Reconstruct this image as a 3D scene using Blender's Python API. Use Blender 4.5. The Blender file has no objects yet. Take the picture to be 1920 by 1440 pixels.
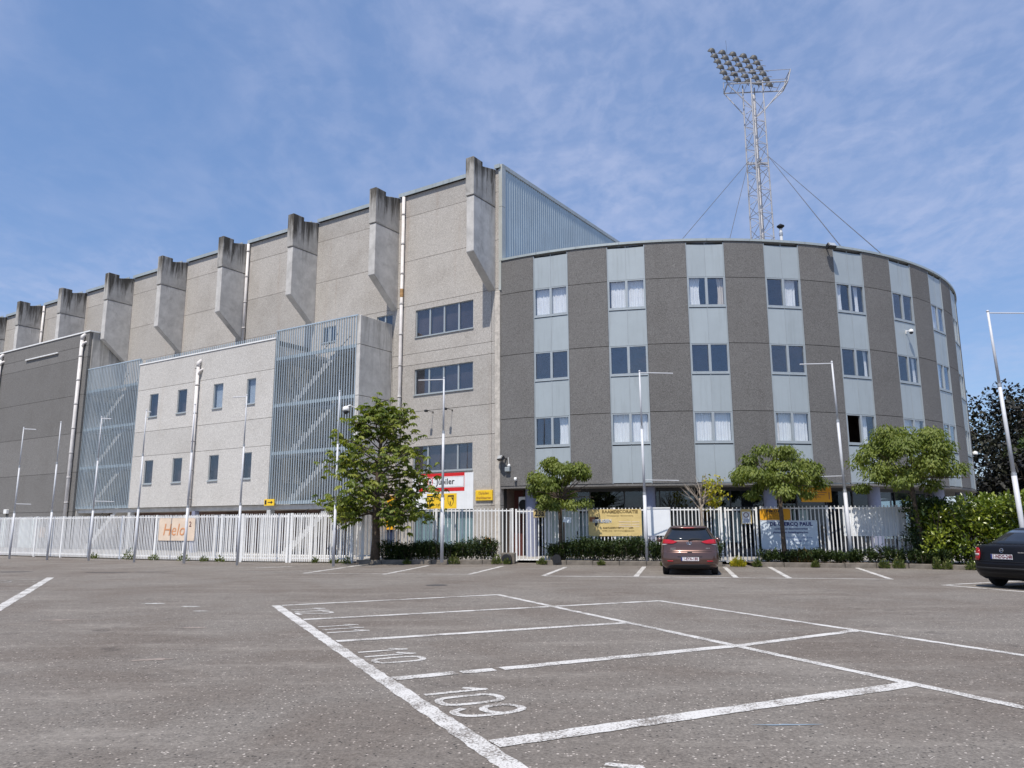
import bpy, bmesh, math, random
import numpy as np
from mathutils import Matrix, Vector
R_ = math.radians
random.seed(7); np.random.seed(7)
scn = bpy.context.scene
COL = scn.collection

# ------------------------------------------------------------------ camera
PITCH = math.atan(261.6/1440.0)
cam_d = bpy.data.cameras.new('camera'); cam = bpy.data.objects.new('camera', cam_d); COL.objects.link(cam)
cam_d.sensor_width = 36; cam_d.lens = 27.0; cam_d.clip_start = .05; cam_d.clip_end = 3000
cam.matrix_world = Matrix.Translation((0, 0, 1.55)) @ Matrix.Rotation(R_(90)+PITCH, 4, 'X') @ Matrix.Rotation(-.0036, 4, 'Z')
scn.camera = cam
# ------------------------------------------------------------------ world and sun
SUN_EL = R_(60.5); SUN_FROM = R_(180+23)          # compass-like azimuth (from +Y clockwise) the light comes from
w = bpy.data.worlds.new('World'); scn.world = w; w.use_nodes = True
nt = w.node_tree; nt.nodes.clear()
def N(nt, t, **k):
    n = nt.nodes.new(t)
    for a, b in k.items():
        if a.startswith('i_'):
            n.inputs[a[2:].replace('_', ' ')].default_value = b
        else: setattr(n, a, b)
    return n
sky = N(nt, 'ShaderNodeTexSky', sky_type='NISHITA', sun_disc=False, sun_elevation=SUN_EL, sun_rotation=SUN_FROM,
        altitude=10, air_density=1.0, dust_density=.35, ozone_density=3.2)
tc = N(nt, 'ShaderNodeTexCoord'); sep = N(nt, 'ShaderNodeSeparateXYZ')
nt.links.new(tc.outputs['Generated'], sep.inputs[0])
def M(nt, op, a, b=None, c=None):
    n = nt.nodes.new('ShaderNodeMath'); n.operation = op
    for i, v in enumerate((a, b, c)):
        if v is None: continue
        if isinstance(v, (int, float)): n.inputs[i].default_value = v
        else: nt.links.new(v, n.inputs[i])
    return n.outputs[0]
zz = M(nt, 'ADD', M(nt, 'MAXIMUM', sep.outputs[2], 0.0), .16)
cx = M(nt, 'DIVIDE', sep.outputs[0], zz); cy = M(nt, 'DIVIDE', sep.outputs[1], zz)
cmb = N(nt, 'ShaderNodeCombineXYZ'); nt.links.new(cx, cmb.inputs[0]); nt.links.new(cy, cmb.inputs[1])
n1 = N(nt, 'ShaderNodeTexNoise', i_Scale=1.15, i_Detail=5.0, i_Roughness=.55, i_Distortion=.5)
n2 = N(nt, 'ShaderNodeTexNoise', i_Scale=21.0, i_Detail=4.0, i_Roughness=.55, i_Distortion=.2)
n3 = N(nt, 'ShaderNodeTexNoise', i_Scale=4.5, i_Detail=6.0, i_Roughness=.6, i_Distortion=.8)
mp = N(nt, 'ShaderNodeMapping'); mp.inputs['Location'].default_value = (26.4, 2.6, 0); mp.inputs['Rotation'].default_value = (0, 0, 3.6); mp.inputs['Scale'].default_value = (1, .75, 1)
nt.links.new(cmb.outputs[0], mp.inputs[0])
for n in (n1, n2, n3): nt.links.new(mp.outputs[0], n.inputs['Vector'])
def ramp(nt, x, a, b):
    n = nt.nodes.new('ShaderNodeMapRange'); n.interpolation_type = 'SMOOTHSTEP'
    nt.links.new(x, n.inputs[0]); n.inputs[1].default_value = a; n.inputs[2].default_value = b
    return n.outputs[0]
big = ramp(nt, n1.outputs[0], .30, .66)
rip = ramp(nt, n2.outputs[0], .36, .66)
mid = ramp(nt, n3.outputs[0], .40, .68)
cov = M(nt, 'MULTIPLY', big, M(nt, 'ADD', M(nt, 'MULTIPLY', rip, .17), M(nt, 'ADD', M(nt, 'MULTIPLY', mid, .19), .17)))
cov = M(nt, 'ADD', cov, M(nt, 'MULTIPLY', mid, .05))
veil = N(nt, 'ShaderNodeMix', data_type='RGBA'); veil.inputs['Factor'].default_value = .42; veil.inputs[7].default_value = (1.52, 2.75, 5.7, 1)   # thin even high haze
nt.links.new(sky.outputs[0], veil.inputs[6])
mixc = N(nt, 'ShaderNodeMix', data_type='RGBA')
nt.links.new(cov, mixc.inputs['Factor']); nt.links.new(veil.outputs[2], mixc.inputs[6]); mixc.inputs[7].default_value = (4.0, 4.45, 6.1, 1)
bg = N(nt, 'ShaderNodeBackground'); bg.inputs[1].default_value = .12
nt.links.new(mixc.outputs[2], bg.inputs[0])
out = N(nt, 'ShaderNodeOutputWorld'); nt.links.new(bg.outputs[0], out.inputs[0])
sl = bpy.data.lights.new('sun', 'SUN'); sl.energy = 4.2; sl.angle = R_(.53); sl.color = (1, .94, .855)
so = bpy.data.objects.new('sun', sl); COL.objects.link(so)
so.rotation_euler = (R_(90)-SUN_EL, 0, -SUN_FROM+math.pi)
so.location = (-20, -50, 60)
vs = scn.view_settings; vs.view_transform = 'Standard'; vs.look = 'None'; vs.exposure = .2; vs.gamma = 1; vs.use_curve_mapping = False
scn.render.engine = 'CYCLES'

# ------------------------------------------------------------------ materials
MAT = {}
def new_mat(name):
    m = bpy.data.materials.new(name); m.use_nodes = True; t = m.node_tree
    MAT[name] = m
    return m, t, t.nodes['Principled BSDF']
def plain(name, col, rough=.6, metal=0.0, var=.08, vscale=3.0, spec=.4, bump=0.0, bscale=40.0, coat=0.0):
    m, t, b = new_mat(name)
    b.inputs['Roughness'].default_value = rough; b.inputs['Metallic'].default_value = metal
    b.inputs['Specular IOR Level'].default_value = spec
    if coat: b.inputs['Coat Weight'].default_value = coat; b.inputs['Coat Roughness'].default_value = .06
    c = N(t, 'ShaderNodeTexCoord'); n = N(t, 'ShaderNodeTexNoise', i_Scale=vscale, i_Detail=6.0, i_Roughness=.65)
    t.links.new(c.outputs['Object'], n.inputs['Vector'])
    mx = N(t, 'ShaderNodeMix', data_type='RGBA')
    t.links.new(ramp(t, n.outputs[0], .3, .7), mx.inputs['Factor'])
    mx.inputs[6].default_value = (*[x*(1-var) for x in col], 1); mx.inputs[7].default_value = (*[min(1, x*(1+var)) for x in col], 1)
    t.links.new(mx.outputs[2], b.inputs['Base Color'])
    if bump:
        n2 = N(t, 'ShaderNodeTexNoise', i_Scale=bscale, i_Detail=4.0); t.links.new(c.outputs['Object'], n2.inputs['Vector'])
        bp = N(t, 'ShaderNodeBump', i_Strength=bump, i_Distance=.02); t.links.new(n2.outputs[0], bp.inputs['Height']); t.links.new(bp.outputs[0], b.inputs['Normal'])
    return m
def aggregate(name, dark, mid, light, gscale=26.0, stain=.25, streak=(.3, .22, .15), streak_amt=.18):
    """pebble-dash concrete: two sizes of grain, soft cloudy dirt and narrow vertical runs"""
    m, t, b = new_mat(name)
    b.inputs['Roughness'].default_value = .93; b.inputs['Specular IOR Level'].default_value = .2
    geo = N(t, 'ShaderNodeNewGeometry'); P = geo.outputs['Position']
    g1 = N(t, 'ShaderNodeTexNoise', i_Scale=gscale, i_Detail=3.0, i_Roughness=.75); t.links.new(P, g1.inputs['Vector'])
    g2 = N(t, 'ShaderNodeTexVoronoi', i_Scale=gscale*1.7); t.links.new(P, g2.inputs['Vector'])
    cr = N(t, 'ShaderNodeValToRGB'); t.links.new(g1.outputs[0], cr.inputs[0])
    e = cr.color_ramp.elements; e[0].position = .30; e[0].color = (*dark, 1); e[1].position = .72; e[1].color = (*light, 1)
    k = e.new(.5); k.color = (*mid, 1)
    mx = N(t, 'ShaderNodeMix', data_type='RGBA', blend_type='MULTIPLY'); mx.inputs['Factor'].default_value = .45
    t.links.new(cr.outputs[0], mx.inputs[6])
    sp = N(t, 'ShaderNodeSeparateColor'); t.links.new(g2.outputs['Color'], sp.inputs[0])
    gr = M(t, 'ADD', M(t, 'MULTIPLY', sp.outputs[0], .8), .55)
    cc = N(t, 'ShaderNodeCombineColor')
    for i in range(3): t.links.new(gr, cc.inputs[i])
    t.links.new(cc.outputs[0], mx.inputs[7])
    # cloudy dirt
    d1 = N(t, 'ShaderNodeTexNoise', i_Scale=.55, i_Detail=6.0, i_Roughness=.65); t.links.new(P, d1.inputs['Vector'])
    mx2 = N(t, 'ShaderNodeMix', data_type='RGBA', blend_type='MULTIPLY'); t.links.new(M(t, 'MULTIPLY', ramp(t, d1.outputs[0], .42, .72), stain), mx2.inputs['Factor'])
    t.links.new(mx.outputs[2], mx2.inputs[6]); mx2.inputs[7].default_value = (.55, .52, .48, 1)
    # vertical runs
    mpp = N(t, 'ShaderNodeMapping'); mpp.inputs['Scale'].default_value = (1.1, 1.1, .045); t.links.new(P, mpp.inputs[0])
    s1 = N(t, 'ShaderNodeTexNoise', i_Scale=1.9, i_Detail=5.0, i_Roughness=.6); t.links.new(mpp.outputs[0], s1.inputs['Vector'])
    mx3 = N(t, 'ShaderNodeMix', data_type='RGBA'); t.links.new(M(t, 'MULTIPLY', ramp(t, s1.outputs[0], .56, .74), streak_amt), mx3.inputs['Factor'])
    t.links.new(mx2.outputs[2], mx3.inputs[6]); mx3.inputs[7].default_value = (*streak, 1)
    oi = N(t, 'ShaderNodeObjectInfo'); hv = N(t, 'ShaderNodeHueSaturation'); t.links.new(mx3.outputs[2], hv.inputs['Color']); t.links.new(M(t, 'ADD', M(t, 'MULTIPLY', oi.outputs['Random'], .13), .935), hv.inputs['Value'])
    t.links.new(hv.outputs[0], b.inputs['Base Color'])
    bp = N(t, 'ShaderNodeBump', i_Strength=.5, i_Distance=.012); t.links.new(g1.outputs[0], bp.inputs['Height']); t.links.new(bp.outputs[0], b.inputs['Normal'])
    return m
def cast_concrete(name, col, darkc, zlo=15.5, zhi=18.6, amt=.85):
    """smooth cast concrete: board marks, blotches, algae that grew from the exposed top"""
    m, t, b = new_mat(name)
    b.inputs['Roughness'].default_value = .85; b.inputs['Specular IOR Level'].default_value = .25
    geo = N(t, 'ShaderNodeNewGeometry'); P = geo.outputs['Position']
    a = N(t, 'ShaderNodeTexNoise', i_Scale=1.6, i_Detail=8.0, i_Roughness=.68); t.links.new(P, a.inputs['Vector'])
    cr = N(t, 'ShaderNodeValToRGB'); t.links.new(a.outputs[0], cr.inputs[0]); e = cr.color_ramp.elements
    e[0].position = .28; e[0].color = (*[x*.72 for x in col], 1); e[1].position = .68; e[1].color = (*[min(1, x*1.12) for x in col], 1)
    mpp = N(t, 'ShaderNodeMapping'); mpp.inputs['Scale'].default_value = (1.8, 1.8, .16); t.links.new(P, mpp.inputs[0])
    s1 = N(t, 'ShaderNodeTexNoise', i_Distortion=.5, i_Scale=1.7, i_Detail=7.0, i_Roughness=.7); t.links.new(mpp.outputs[0], s1.inputs['Vector'])
    sz = N(t, 'ShaderNodeSeparateXYZ'); t.links.new(P, sz.inputs[0])
    hz = N(t, 'ShaderNodeMapRange'); t.links.new(sz.outputs[2], hz.inputs[0]); hz.inputs[1].default_value = zlo; hz.inputs[2].default_value = zhi
    f = ramp(t, M(t, 'ADD', s1.outputs[0], M(t, 'MULTIPLY', hz.outputs[0], .30)), .62, .86)
    bl = N(t, 'ShaderNodeTexNoise', i_Scale=.8, i_Detail=8.0, i_Roughness=.75, i_Distortion=.7); t.links.new(P, bl.inputs['Vector'])
    f2 = M(t, 'MULTIPLY', ramp(t, bl.outputs[0], .55, .72), .45)
    f = M(t, 'MULTIPLY', M(t, 'MAXIMUM', f, f2), amt)
    mx = N(t, 'ShaderNodeMix', data_type='RGBA'); t.links.new(f, mx.inputs['Factor']); t.links.new(cr.outputs[0], mx.inputs[6]); mx.inputs[7].default_value = (*darkc, 1)
    t.links.new(mx.outputs[2], b.inputs['Base Color'])
    bp = N(t, 'ShaderNodeBump', i_Strength=.25, i_Distance=.02); t.links.new(a.outputs[0], bp.inputs['Height']); t.links.new(bp.outputs[0], b.inputs['Normal'])
    return m
def glass(name, tint, refl=1.5, thru=.75, rough=.0):
    """window pane: Fresnel mirror over a tinted see-through sheet"""
    m, t, b = new_mat(name); t.nodes.remove(b)
    o = t.nodes['Material Output']
    gl = N(t, 'ShaderNodeBsdfGlossy'); gl.inputs['Roughness'].default_value = rough; gl.inputs['Color'].default_value = (.92, .95, 1, 1)
    tr = N(t, 'ShaderNodeBsdfTransparent'); tr.inputs['Color'].default_value = (*[c*thru for c in tint], 1)
    lw = N(t, 'ShaderNodeLayerWeight', i_Blend=.5); f0 = ((refl-1)/(refl+1))**2
    fr = M(t, 'ADD', M(t, 'MULTIPLY', M(t, 'POWER', lw.outputs['Facing'], 5.0), 1-f0), f0)
    c = N(t, 'ShaderNodeTexCoord'); n = N(t, 'ShaderNodeTexNoise', i_Scale=.9, i_Detail=1.0); t.links.new(c.outputs['Object'], n.inputs['Vector'])
    bp = N(t, 'ShaderNodeBump', i_Strength=.08, i_Distance=.03); t.links.new(n.outputs[0], bp.inputs['Height']); t.links.new(bp.outputs[0], gl.inputs['Normal'])
    mx = N(t, 'ShaderNodeMixShader'); t.links.new(fr, mx.inputs[0]); t.links.new(tr.outputs[0], mx.inputs[1]); t.links.new(gl.outputs[0], mx.inputs[2])
    t.links.new(mx.outputs[0], o.inputs[0])
    return m
def leafmat(name, c0, c1, c2, rough=.5, trans=.3, spec=.35):
    m, t, b = new_mat(name); o = t.nodes['Material Output']
    at = N(t, 'ShaderNodeAttribute', attribute_name='tint')
    cr = N(t, 'ShaderNodeValToRGB'); t.links.new(at.outputs['Fac'], cr.inputs[0]); e = cr.color_ramp.elements
    e[0].color = (*c0, 1); e[1].color = (*c2, 1); k = e.new(.5); k.color = (*c1, 1)
    t.links.new(cr.outputs[0], b.inputs['Base Color']); b.inputs['Roughness'].default_value = rough; b.inputs['Specular IOR Level'].default_value = spec
    tl = N(t, 'ShaderNodeBsdfTranslucent'); mu = N(t, 'ShaderNodeMix', data_type='RGBA', blend_type='MULTIPLY'); mu.inputs['Factor'].default_value = 1
    t.links.new(cr.outputs[0], mu.inputs[6]); mu.inputs[7].default_value = (1.3, 1.35, .5, 1); t.links.new(mu.outputs[2], tl.inputs['Color'])
    mx = N(t, 'ShaderNodeMixShader'); mx.inputs[0].default_value = trans
    t.links.new(b.outputs[0], mx.inputs[1]); t.links.new(tl.outputs[0], mx.inputs[2]); t.links.new(mx.outputs[0], o.inputs[0])
    return m

def asphalt_nodes(t):
    geo = N(t, 'ShaderNodeNewGeometry'); P = geo.outputs['Position']
    a = N(t, 'ShaderNodeTexNoise', i_Scale=38.0, i_Detail=4.0, i_Roughness=.8); t.links.new(P, a.inputs['Vector'])
    cr = N(t, 'ShaderNodeValToRGB'); t.links.new(a.outputs[0], cr.inputs[0]); e = cr.color_ramp.elements
    e[0].position = .30; e[0].color = (.092, .083, .074, 1); e[1].position = .74; e[1].color = (.305, .276, .243, 1); k = e.new(.5); k.color = (.186, .167, .147, 1)
    # pale chippings
    v = N(t, 'ShaderNodeTexVoronoi', i_Scale=46.0); t.links.new(P, v.inputs['Vector'])
    sp = N(t, 'ShaderNodeSeparateColor'); t.links.new(v.outputs['Color'], sp.inputs[0])
    f = M(t, 'MULTIPLY', M(t, 'GREATER_THAN', sp.outputs[0], .957), M(t, 'LESS_THAN', v.outputs['Distance'], .42))
    mx = N(t, 'ShaderNodeMix', data_type='RGBA'); t.links.new(f, mx.inputs['Factor']); t.links.new(cr.outputs[0], mx.inputs[6]); mx.inputs[7].default_value = (.56, .51, .46, 1)
    f2 = M(t, 'MULTIPLY', M(t, 'LESS_THAN', sp.outputs[1], .03), M(t, 'LESS_THAN', v.outputs['Distance'], .45))
    mxd = N(t, 'ShaderNodeMix', data_type='RGBA'); t.links.new(f2, mxd.inputs['Factor']); t.links.new(mx.outputs[2], mxd.inputs[6]); mxd.inputs[7].default_value = (.03, .03, .03, 1)
    # broad patches: reddish worn lanes, dusty greys
    p1 = N(t, 'ShaderNodeTexNoise', i_Scale=.32, i_Detail=7.0, i_Roughness=.62, i_Distortion=.6); t.links.new(P, p1.inputs['Vector'])
    m2 = N(t, 'ShaderNodeMix', data_type='RGBA', blend_type='MULTIPLY'); t.links.new(ramp(t, p1.outputs[0], .36, .68), m2.inputs['Factor'])
    t.links.new(mxd.outputs[2], m2.inputs[6]); m2.inputs[7].default_value = (.79, .745, .72, 1)
    mp = N(t, 'ShaderNodeMapping'); mp.inputs['Rotation'].default_value = (0, 0, .35); mp.inputs['Scale'].default_value = (.5, 2.2, 1); t.links.new(P, mp.inputs[0])
    p2 = N(t, 'ShaderNodeTexNoise', i_Scale=.7, i_Detail=8.0, i_Roughness=.7); t.links.new(mp.outputs[0], p2.inputs['Vector'])
    m3 = N(t, 'ShaderNodeMix', data_type='RGBA'); t.links.new(M(t, 'MULTIPLY', ramp(t, p2.outputs[0], .48, .72), .5), m3.inputs['Factor'])
    t.links.new(m2.outputs[2], m3.inputs[6]); m3.inputs[7].default_value = (.285, .258, .226, 1)
    p3 = N(t, 'ShaderNodeTexNoise', i_Scale=3.1, i_Detail=6.0, i_Roughness=.7); t.links.new(P, p3.inputs['Vector'])
    m4 = N(t, 'ShaderNodeMix', data_type='RGBA', blend_type='MULTIPLY'); t.links.new(M(t, 'MULTIPLY', ramp(t, p3.outputs[0], .5, .75), .5), m4.inputs['Factor'])
    t.links.new(m3.outputs[2], m4.inputs[6]); m4.inputs[7].default_value = (.66, .65, .66, 1)
    # dark oil drips and scuffs, gathered in patches
    o1 = N(t, 'ShaderNodeTexNoise', i_Scale=1.7, i_Detail=3.0, i_Roughness=.5); t.links.new(P, o1.inputs['Vector'])
    o2 = N(t, 'ShaderNodeTexNoise', i_Scale=.22, i_Detail=4.0); t.links.new(P, o2.inputs['Vector'])
    m5 = N(t, 'ShaderNodeMix', data_type='RGBA', blend_type='MULTIPLY'); t.links.new(M(t, 'MULTIPLY', M(t, 'MULTIPLY', ramp(t, o1.outputs[0], .60, .72), ramp(t, o2.outputs[0], .42, .62)), .6), m5.inputs['Factor'])
    t.links.new(m4.outputs[2], m5.inputs[6]); m5.inputs[7].default_value = (.5, .5, .52, 1)
    gz = N(t, 'ShaderNodeTexNoise', i_Scale=11.0, i_Detail=3.0, i_Roughness=.7); t.links.new(P, gz.inputs['Vector'])
    hg = N(t, 'ShaderNodeHueSaturation'); t.links.new(m5.outputs[2], hg.inputs['Color']); t.links.new(M(t, 'ADD', M(t, 'MULTIPLY', ramp(t, gz.outputs[0], .28, .72), .30), .865), hg.inputs['Value'])
    return P, hg.outputs[0], a.outputs[0]
m, t, b = new_mat('asphalt'); P, c, h = asphalt_nodes(t); t.links.new(c, b.inputs['Base Color'])
b.inputs['Roughness'].default_value = .9; b.inputs['Specular IOR Level'].default_value = .25
bp = N(t, 'ShaderNodeBump', i_Strength=.7, i_Distance=.012); t.links.new(h, bp.inputs['Height']); t.links.new(bp.outputs[0], b.inputs['Normal'])
def road_paint(name, lo, hi, col=(.60, .585, .56)):
    m, t, b = new_mat(name); P, c, h = asphalt_nodes(t)
    wv = N(t, 'ShaderNodeTexNoise', i_Scale=46.0, i_Detail=3.0, i_Roughness=.8); t.links.new(P, wv.inputs['Vector'])
    w2 = N(t, 'ShaderNodeTexNoise', i_Scale=2.2, i_Detail=5.0, i_Roughness=.6); t.links.new(P, w2.inputs['Vector'])
    f = ramp(t, M(t, 'ADD', M(t, 'MULTIPLY', wv.outputs[0], .7), M(t, 'MULTIPLY', w2.outputs[0], .45)), lo, hi)
    mx = N(t, 'ShaderNodeMix', data_type='RGBA'); t.links.new(f, mx.inputs['Factor']); mx.inputs[6].default_value = (*col, 1); t.links.new(c, mx.inputs[7])
    t.links.new(mx.outputs[2], b.inputs['Base Color']); b.inputs['Roughness'].default_value = .8
    bp = N(t, 'ShaderNodeBump', i_Strength=.5, i_Distance=.01); t.links.new(wv.outputs[0], bp.inputs['Height']); t.links.new(bp.outputs[0], b.inputs['Normal'])
road_paint('road_paint', .545, .67); road_paint('road_paint_worn', .47, .60)
aggregate('agg_beige', (.325, .30, .272), (.44, .414, .383), (.55, .525, .49), 24, .30, (.30, .20, .13), .25)
aggregate('agg_pale', (.39, .37, .345), (.545, .525, .495), (.66, .64, .61), 24, .18, (.36, .28, .2), .16)
aggregate('agg_tower', (.108, .105, .102), (.168, .163, .159), (.235, .23, .225), 26, .18, (.10, .09, .085), .22)
aggregate('agg_block', (.125, .12, .115), (.187, .181, .175), (.25, .244, .235), 26, .18, (.12, .11, .1), .15)
cast_concrete('fin_concrete', (.56, .545, .52), (.11, .10, .085))
cast_concrete('cap_concrete', (.44, .425, .40), (.055, .048, .038), 16.4, 18.3, .95)
cast_concrete('cast_wall', (.58, .565, .54), (.20, .19, .17), 6, 13.5, .55)
plain('edge_concrete', (.50, .46, .41), .85, var=.2, vscale=6, bump=.2)
plain('kerb_stone', (.165, .145, .122), .9, var=.25, vscale=4, bump=.4)
plain('paving', (.36, .34, .31), .9, var=.15, vscale=2, bump=.2)
plain('soil', (.10, .075, .055), .95, var=.35, vscale=7, bump=.8, bscale=20)
plain('panel_metal', (.385, .43, .45), .42, .15, .035, .8)
plain('frame_metal', (.40, .435, .45), .4, .3, .05, 2)
plain('roof_metal', (.42, .46, .455), .4, .3, .06, 1.5)
plain('trim_metal', (.52, .535, .50), .4, .25, .05, 1.5)
plain('cladding', (.48, .545, .56), .38, .35, .05, .6)
plain('slat_metal', (.46, .53, .575), .4, .35, .1, 2)
plain('galvanised', (.47, .48, .49), .42, .6, .12, 5)
plain('mast_steel', (.40, .40, .42), .55, .2, .12, 3)
plain('wire', (.16, .16, .17), .5, .5)
plain('white_paint', (.80, .80, .79), .45, 0, .05, 3)
plain('fence_paint', (.82, .82, .81), .5, 0, .08, 1.6)
plain('pole_paint', (.58, .59, .62), .45, .0, .06, 4)
plain('pipe_paint', (.70, .665, .645), .5, 0, .12, 2)
plain('pipe_rust', (.42, .25, .11), .8, 0, .35, 6)
plain('white_board', (.80, .82, .84), .5, 0, .04, 2)
plain('dark_joint', (.035, .033, .032), .9)
plain('black_plastic', (.02, .02, .022), .45)
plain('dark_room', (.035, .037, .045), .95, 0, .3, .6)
plain('room_wall', (.15, .10, .085), .95, 0, .5, .35)
plain('brown_wall', (.17, .125, .10), .9, 0, .15, 2)
plain('navy', (.018, .03, .075), .6)
plain('yellow', (.82, .42, .012), .5, 0, .05, 2)
plain('amber', (.78, .36, .01), .5, 0, .05, 2)
plain('sign_red', (.62, .018, .02), .4)
plain('sign_yellow', (.86, .56, .03), .4)
plain('sign_ink', (.018, .018, .02), .5)
plain('ink_navy', (.02, .03, .16), .5)
plain('ink_blue', (.10, .16, .38), .5)
plain('ink_red', (.14, .02, .03), .5)
plain('ink_gold', (.22, .15, .05), .5)
plain('ink_brown', (.30, .12, .05), .5)
plain('ink_orange', (.66, .30, .14), .5)
plain('banner_gold', (.66, .50, .21), .55, 0, .08, 3)
plain('banner_cream', (.74, .60, .47), .55, 0, .05, 3)
plain('banner_pale', (.62, .70, .78), .5, 0, .05, 3)
plain('ink_grey', (.42, .45, .50), .5)
plain('column_paint', (.25, .27, .37), .6, 0, .08, 3)
plain('door_teal', (.36, .45, .45), .5, 0, .06, 2)
plain('door_red', (.10, .03, .025), .5)
plain('ground_frame', (.055, .058, .065), .45, .3)
plain('curtain', (.90, .90, .86), .85, 0, .05, 3)
plain('curtain_beige', (.70, .62, .50), .85, 0, .05, 3)
plain('blind', (.62, .68, .66), .7, 0, .1, 3)
plain('stair_white', (.50, .50, .49), .8, 0, .12, 3)
plain('bark', (.10, .075, .055), .95, 0, .35, 12, bump=.8, bscale=60)
plain('dead_bark', (.32, .27, .22), .95, 0, .3, 12, bump=.5, bscale=60)
plain('tyre', (.014, .014, .015), .85)
plain('rim', (.32, .33, .34), .35, .8)
plain('chrome', (.75, .76, .78), .12, 1.0, .02)
plain('lamp_glass', (.50, .52, .53), .15, .3)
plain('plate_white', (.72, .72, .74), .35)
plain('car_brown', (.105, .057, .046), .30, .5, .03, 1, coat=1.0)
plain('car_black', (.004, .004, .006), .5, 0, .03, 1, spec=.15, coat=.25)
plain('car_glass', (.012, .015, .02), .04, 0, .02, 1, spec=.9)
plain('tail_red', (.40, .008, .014), .12, 0, .1, 8, spec=.8)
plain('tail_clear', (.55, .5, .5), .15, 0, .05, 8, spec=.8)
plain('car_trim', (.018, .018, .019), .7)
plain('litter_yellow', (.75, .55, .04), .5, 0, .2, 8)
glass('glass_tower', (.97, .98, 1.0), 1.95, .97)
glass('glass_wing', (.86, .90, .95), 1.9, .88)
glass('glass_ground', (.85, .92, .95), 1.5, .88)
def weather(name, amt=.22, var=.08, tone=(.45, .42, .38)):
    """rain streaks and a small difference from piece to piece"""
    t = MAT[name].node_tree; b = t.nodes['Principled BSDF']; src = b.inputs['Base Color'].links[0].from_socket
    geo = N(t, 'ShaderNodeNewGeometry'); mp_ = N(t, 'ShaderNodeMapping'); mp_.inputs['Scale'].default_value = (3.2, 3.2, .22); t.links.new(geo.outputs['Position'], mp_.inputs[0])
    n_ = N(t, 'ShaderNodeTexNoise', i_Scale=2.0, i_Detail=6.0, i_Roughness=.65); t.links.new(mp_.outputs[0], n_.inputs['Vector'])
    mx = N(t, 'ShaderNodeMix', data_type='RGBA', blend_type='MULTIPLY'); t.links.new(M(t, 'MULTIPLY', ramp(t, n_.outputs[0], .48, .75), amt), mx.inputs['Factor']); t.links.new(src, mx.inputs[6]); mx.inputs[7].default_value = (*tone, 1)
    oi = N(t, 'ShaderNodeObjectInfo'); hv = N(t, 'ShaderNodeHueSaturation'); t.links.new(mx.outputs[2], hv.inputs['Color']); t.links.new(M(t, 'ADD', M(t, 'MULTIPLY', oi.outputs['Random'], var), 1-var/2), hv.inputs['Value'])
    t.links.new(hv.outputs[0], b.inputs['Base Color'])
weather('panel_metal', .22, .07); weather('cladding', .25, .0); weather('fence_paint', .25, .12); weather('trim_metal', .3, .08); weather('roof_metal', .3, .1); weather('pipe_paint', .35, .05); weather('slat_metal', .2, .14); weather('white_board', .12, .0)
leafmat('leaf_chestnut', (.065, .10, .016), (.145, .19, .03), (.28, .30, .055), .5, .38)
leafmat('leaf_catalpa', (.075, .11, .02), (.145, .185, .034), (.25, .28, .065), .55, .38)
leafmat('leaf_hedge', (.013, .028, .010), (.03, .055, .016), (.07, .095, .025), .5, .15)
leafmat('leaf_laurel', (.045, .08, .008), (.14, .19, .02), (.34, .37, .055), .28, .22, .6)
leafmat('leaf_dark', (.012, .011, .013), (.022, .022, .018), (.04, .048, .022), .6, .12)
leafmat('leaf_green_far', (.03, .05, .016), (.06, .09, .028), (.10, .14, .04), .6, .15)
leafmat('leaf_yellow', (.30, .28, .02), (.50, .42, .03), (.20, .26, .04), .5, .3)
leafmat('leaf_weed', (.06, .09, .02), (.11, .15, .035), (.20, .20, .07), .6, .25)
leafmat('leaf_dry', (.16, .09, .035), (.22, .13, .05), (.15, .14, .04), .7, .2)

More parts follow.
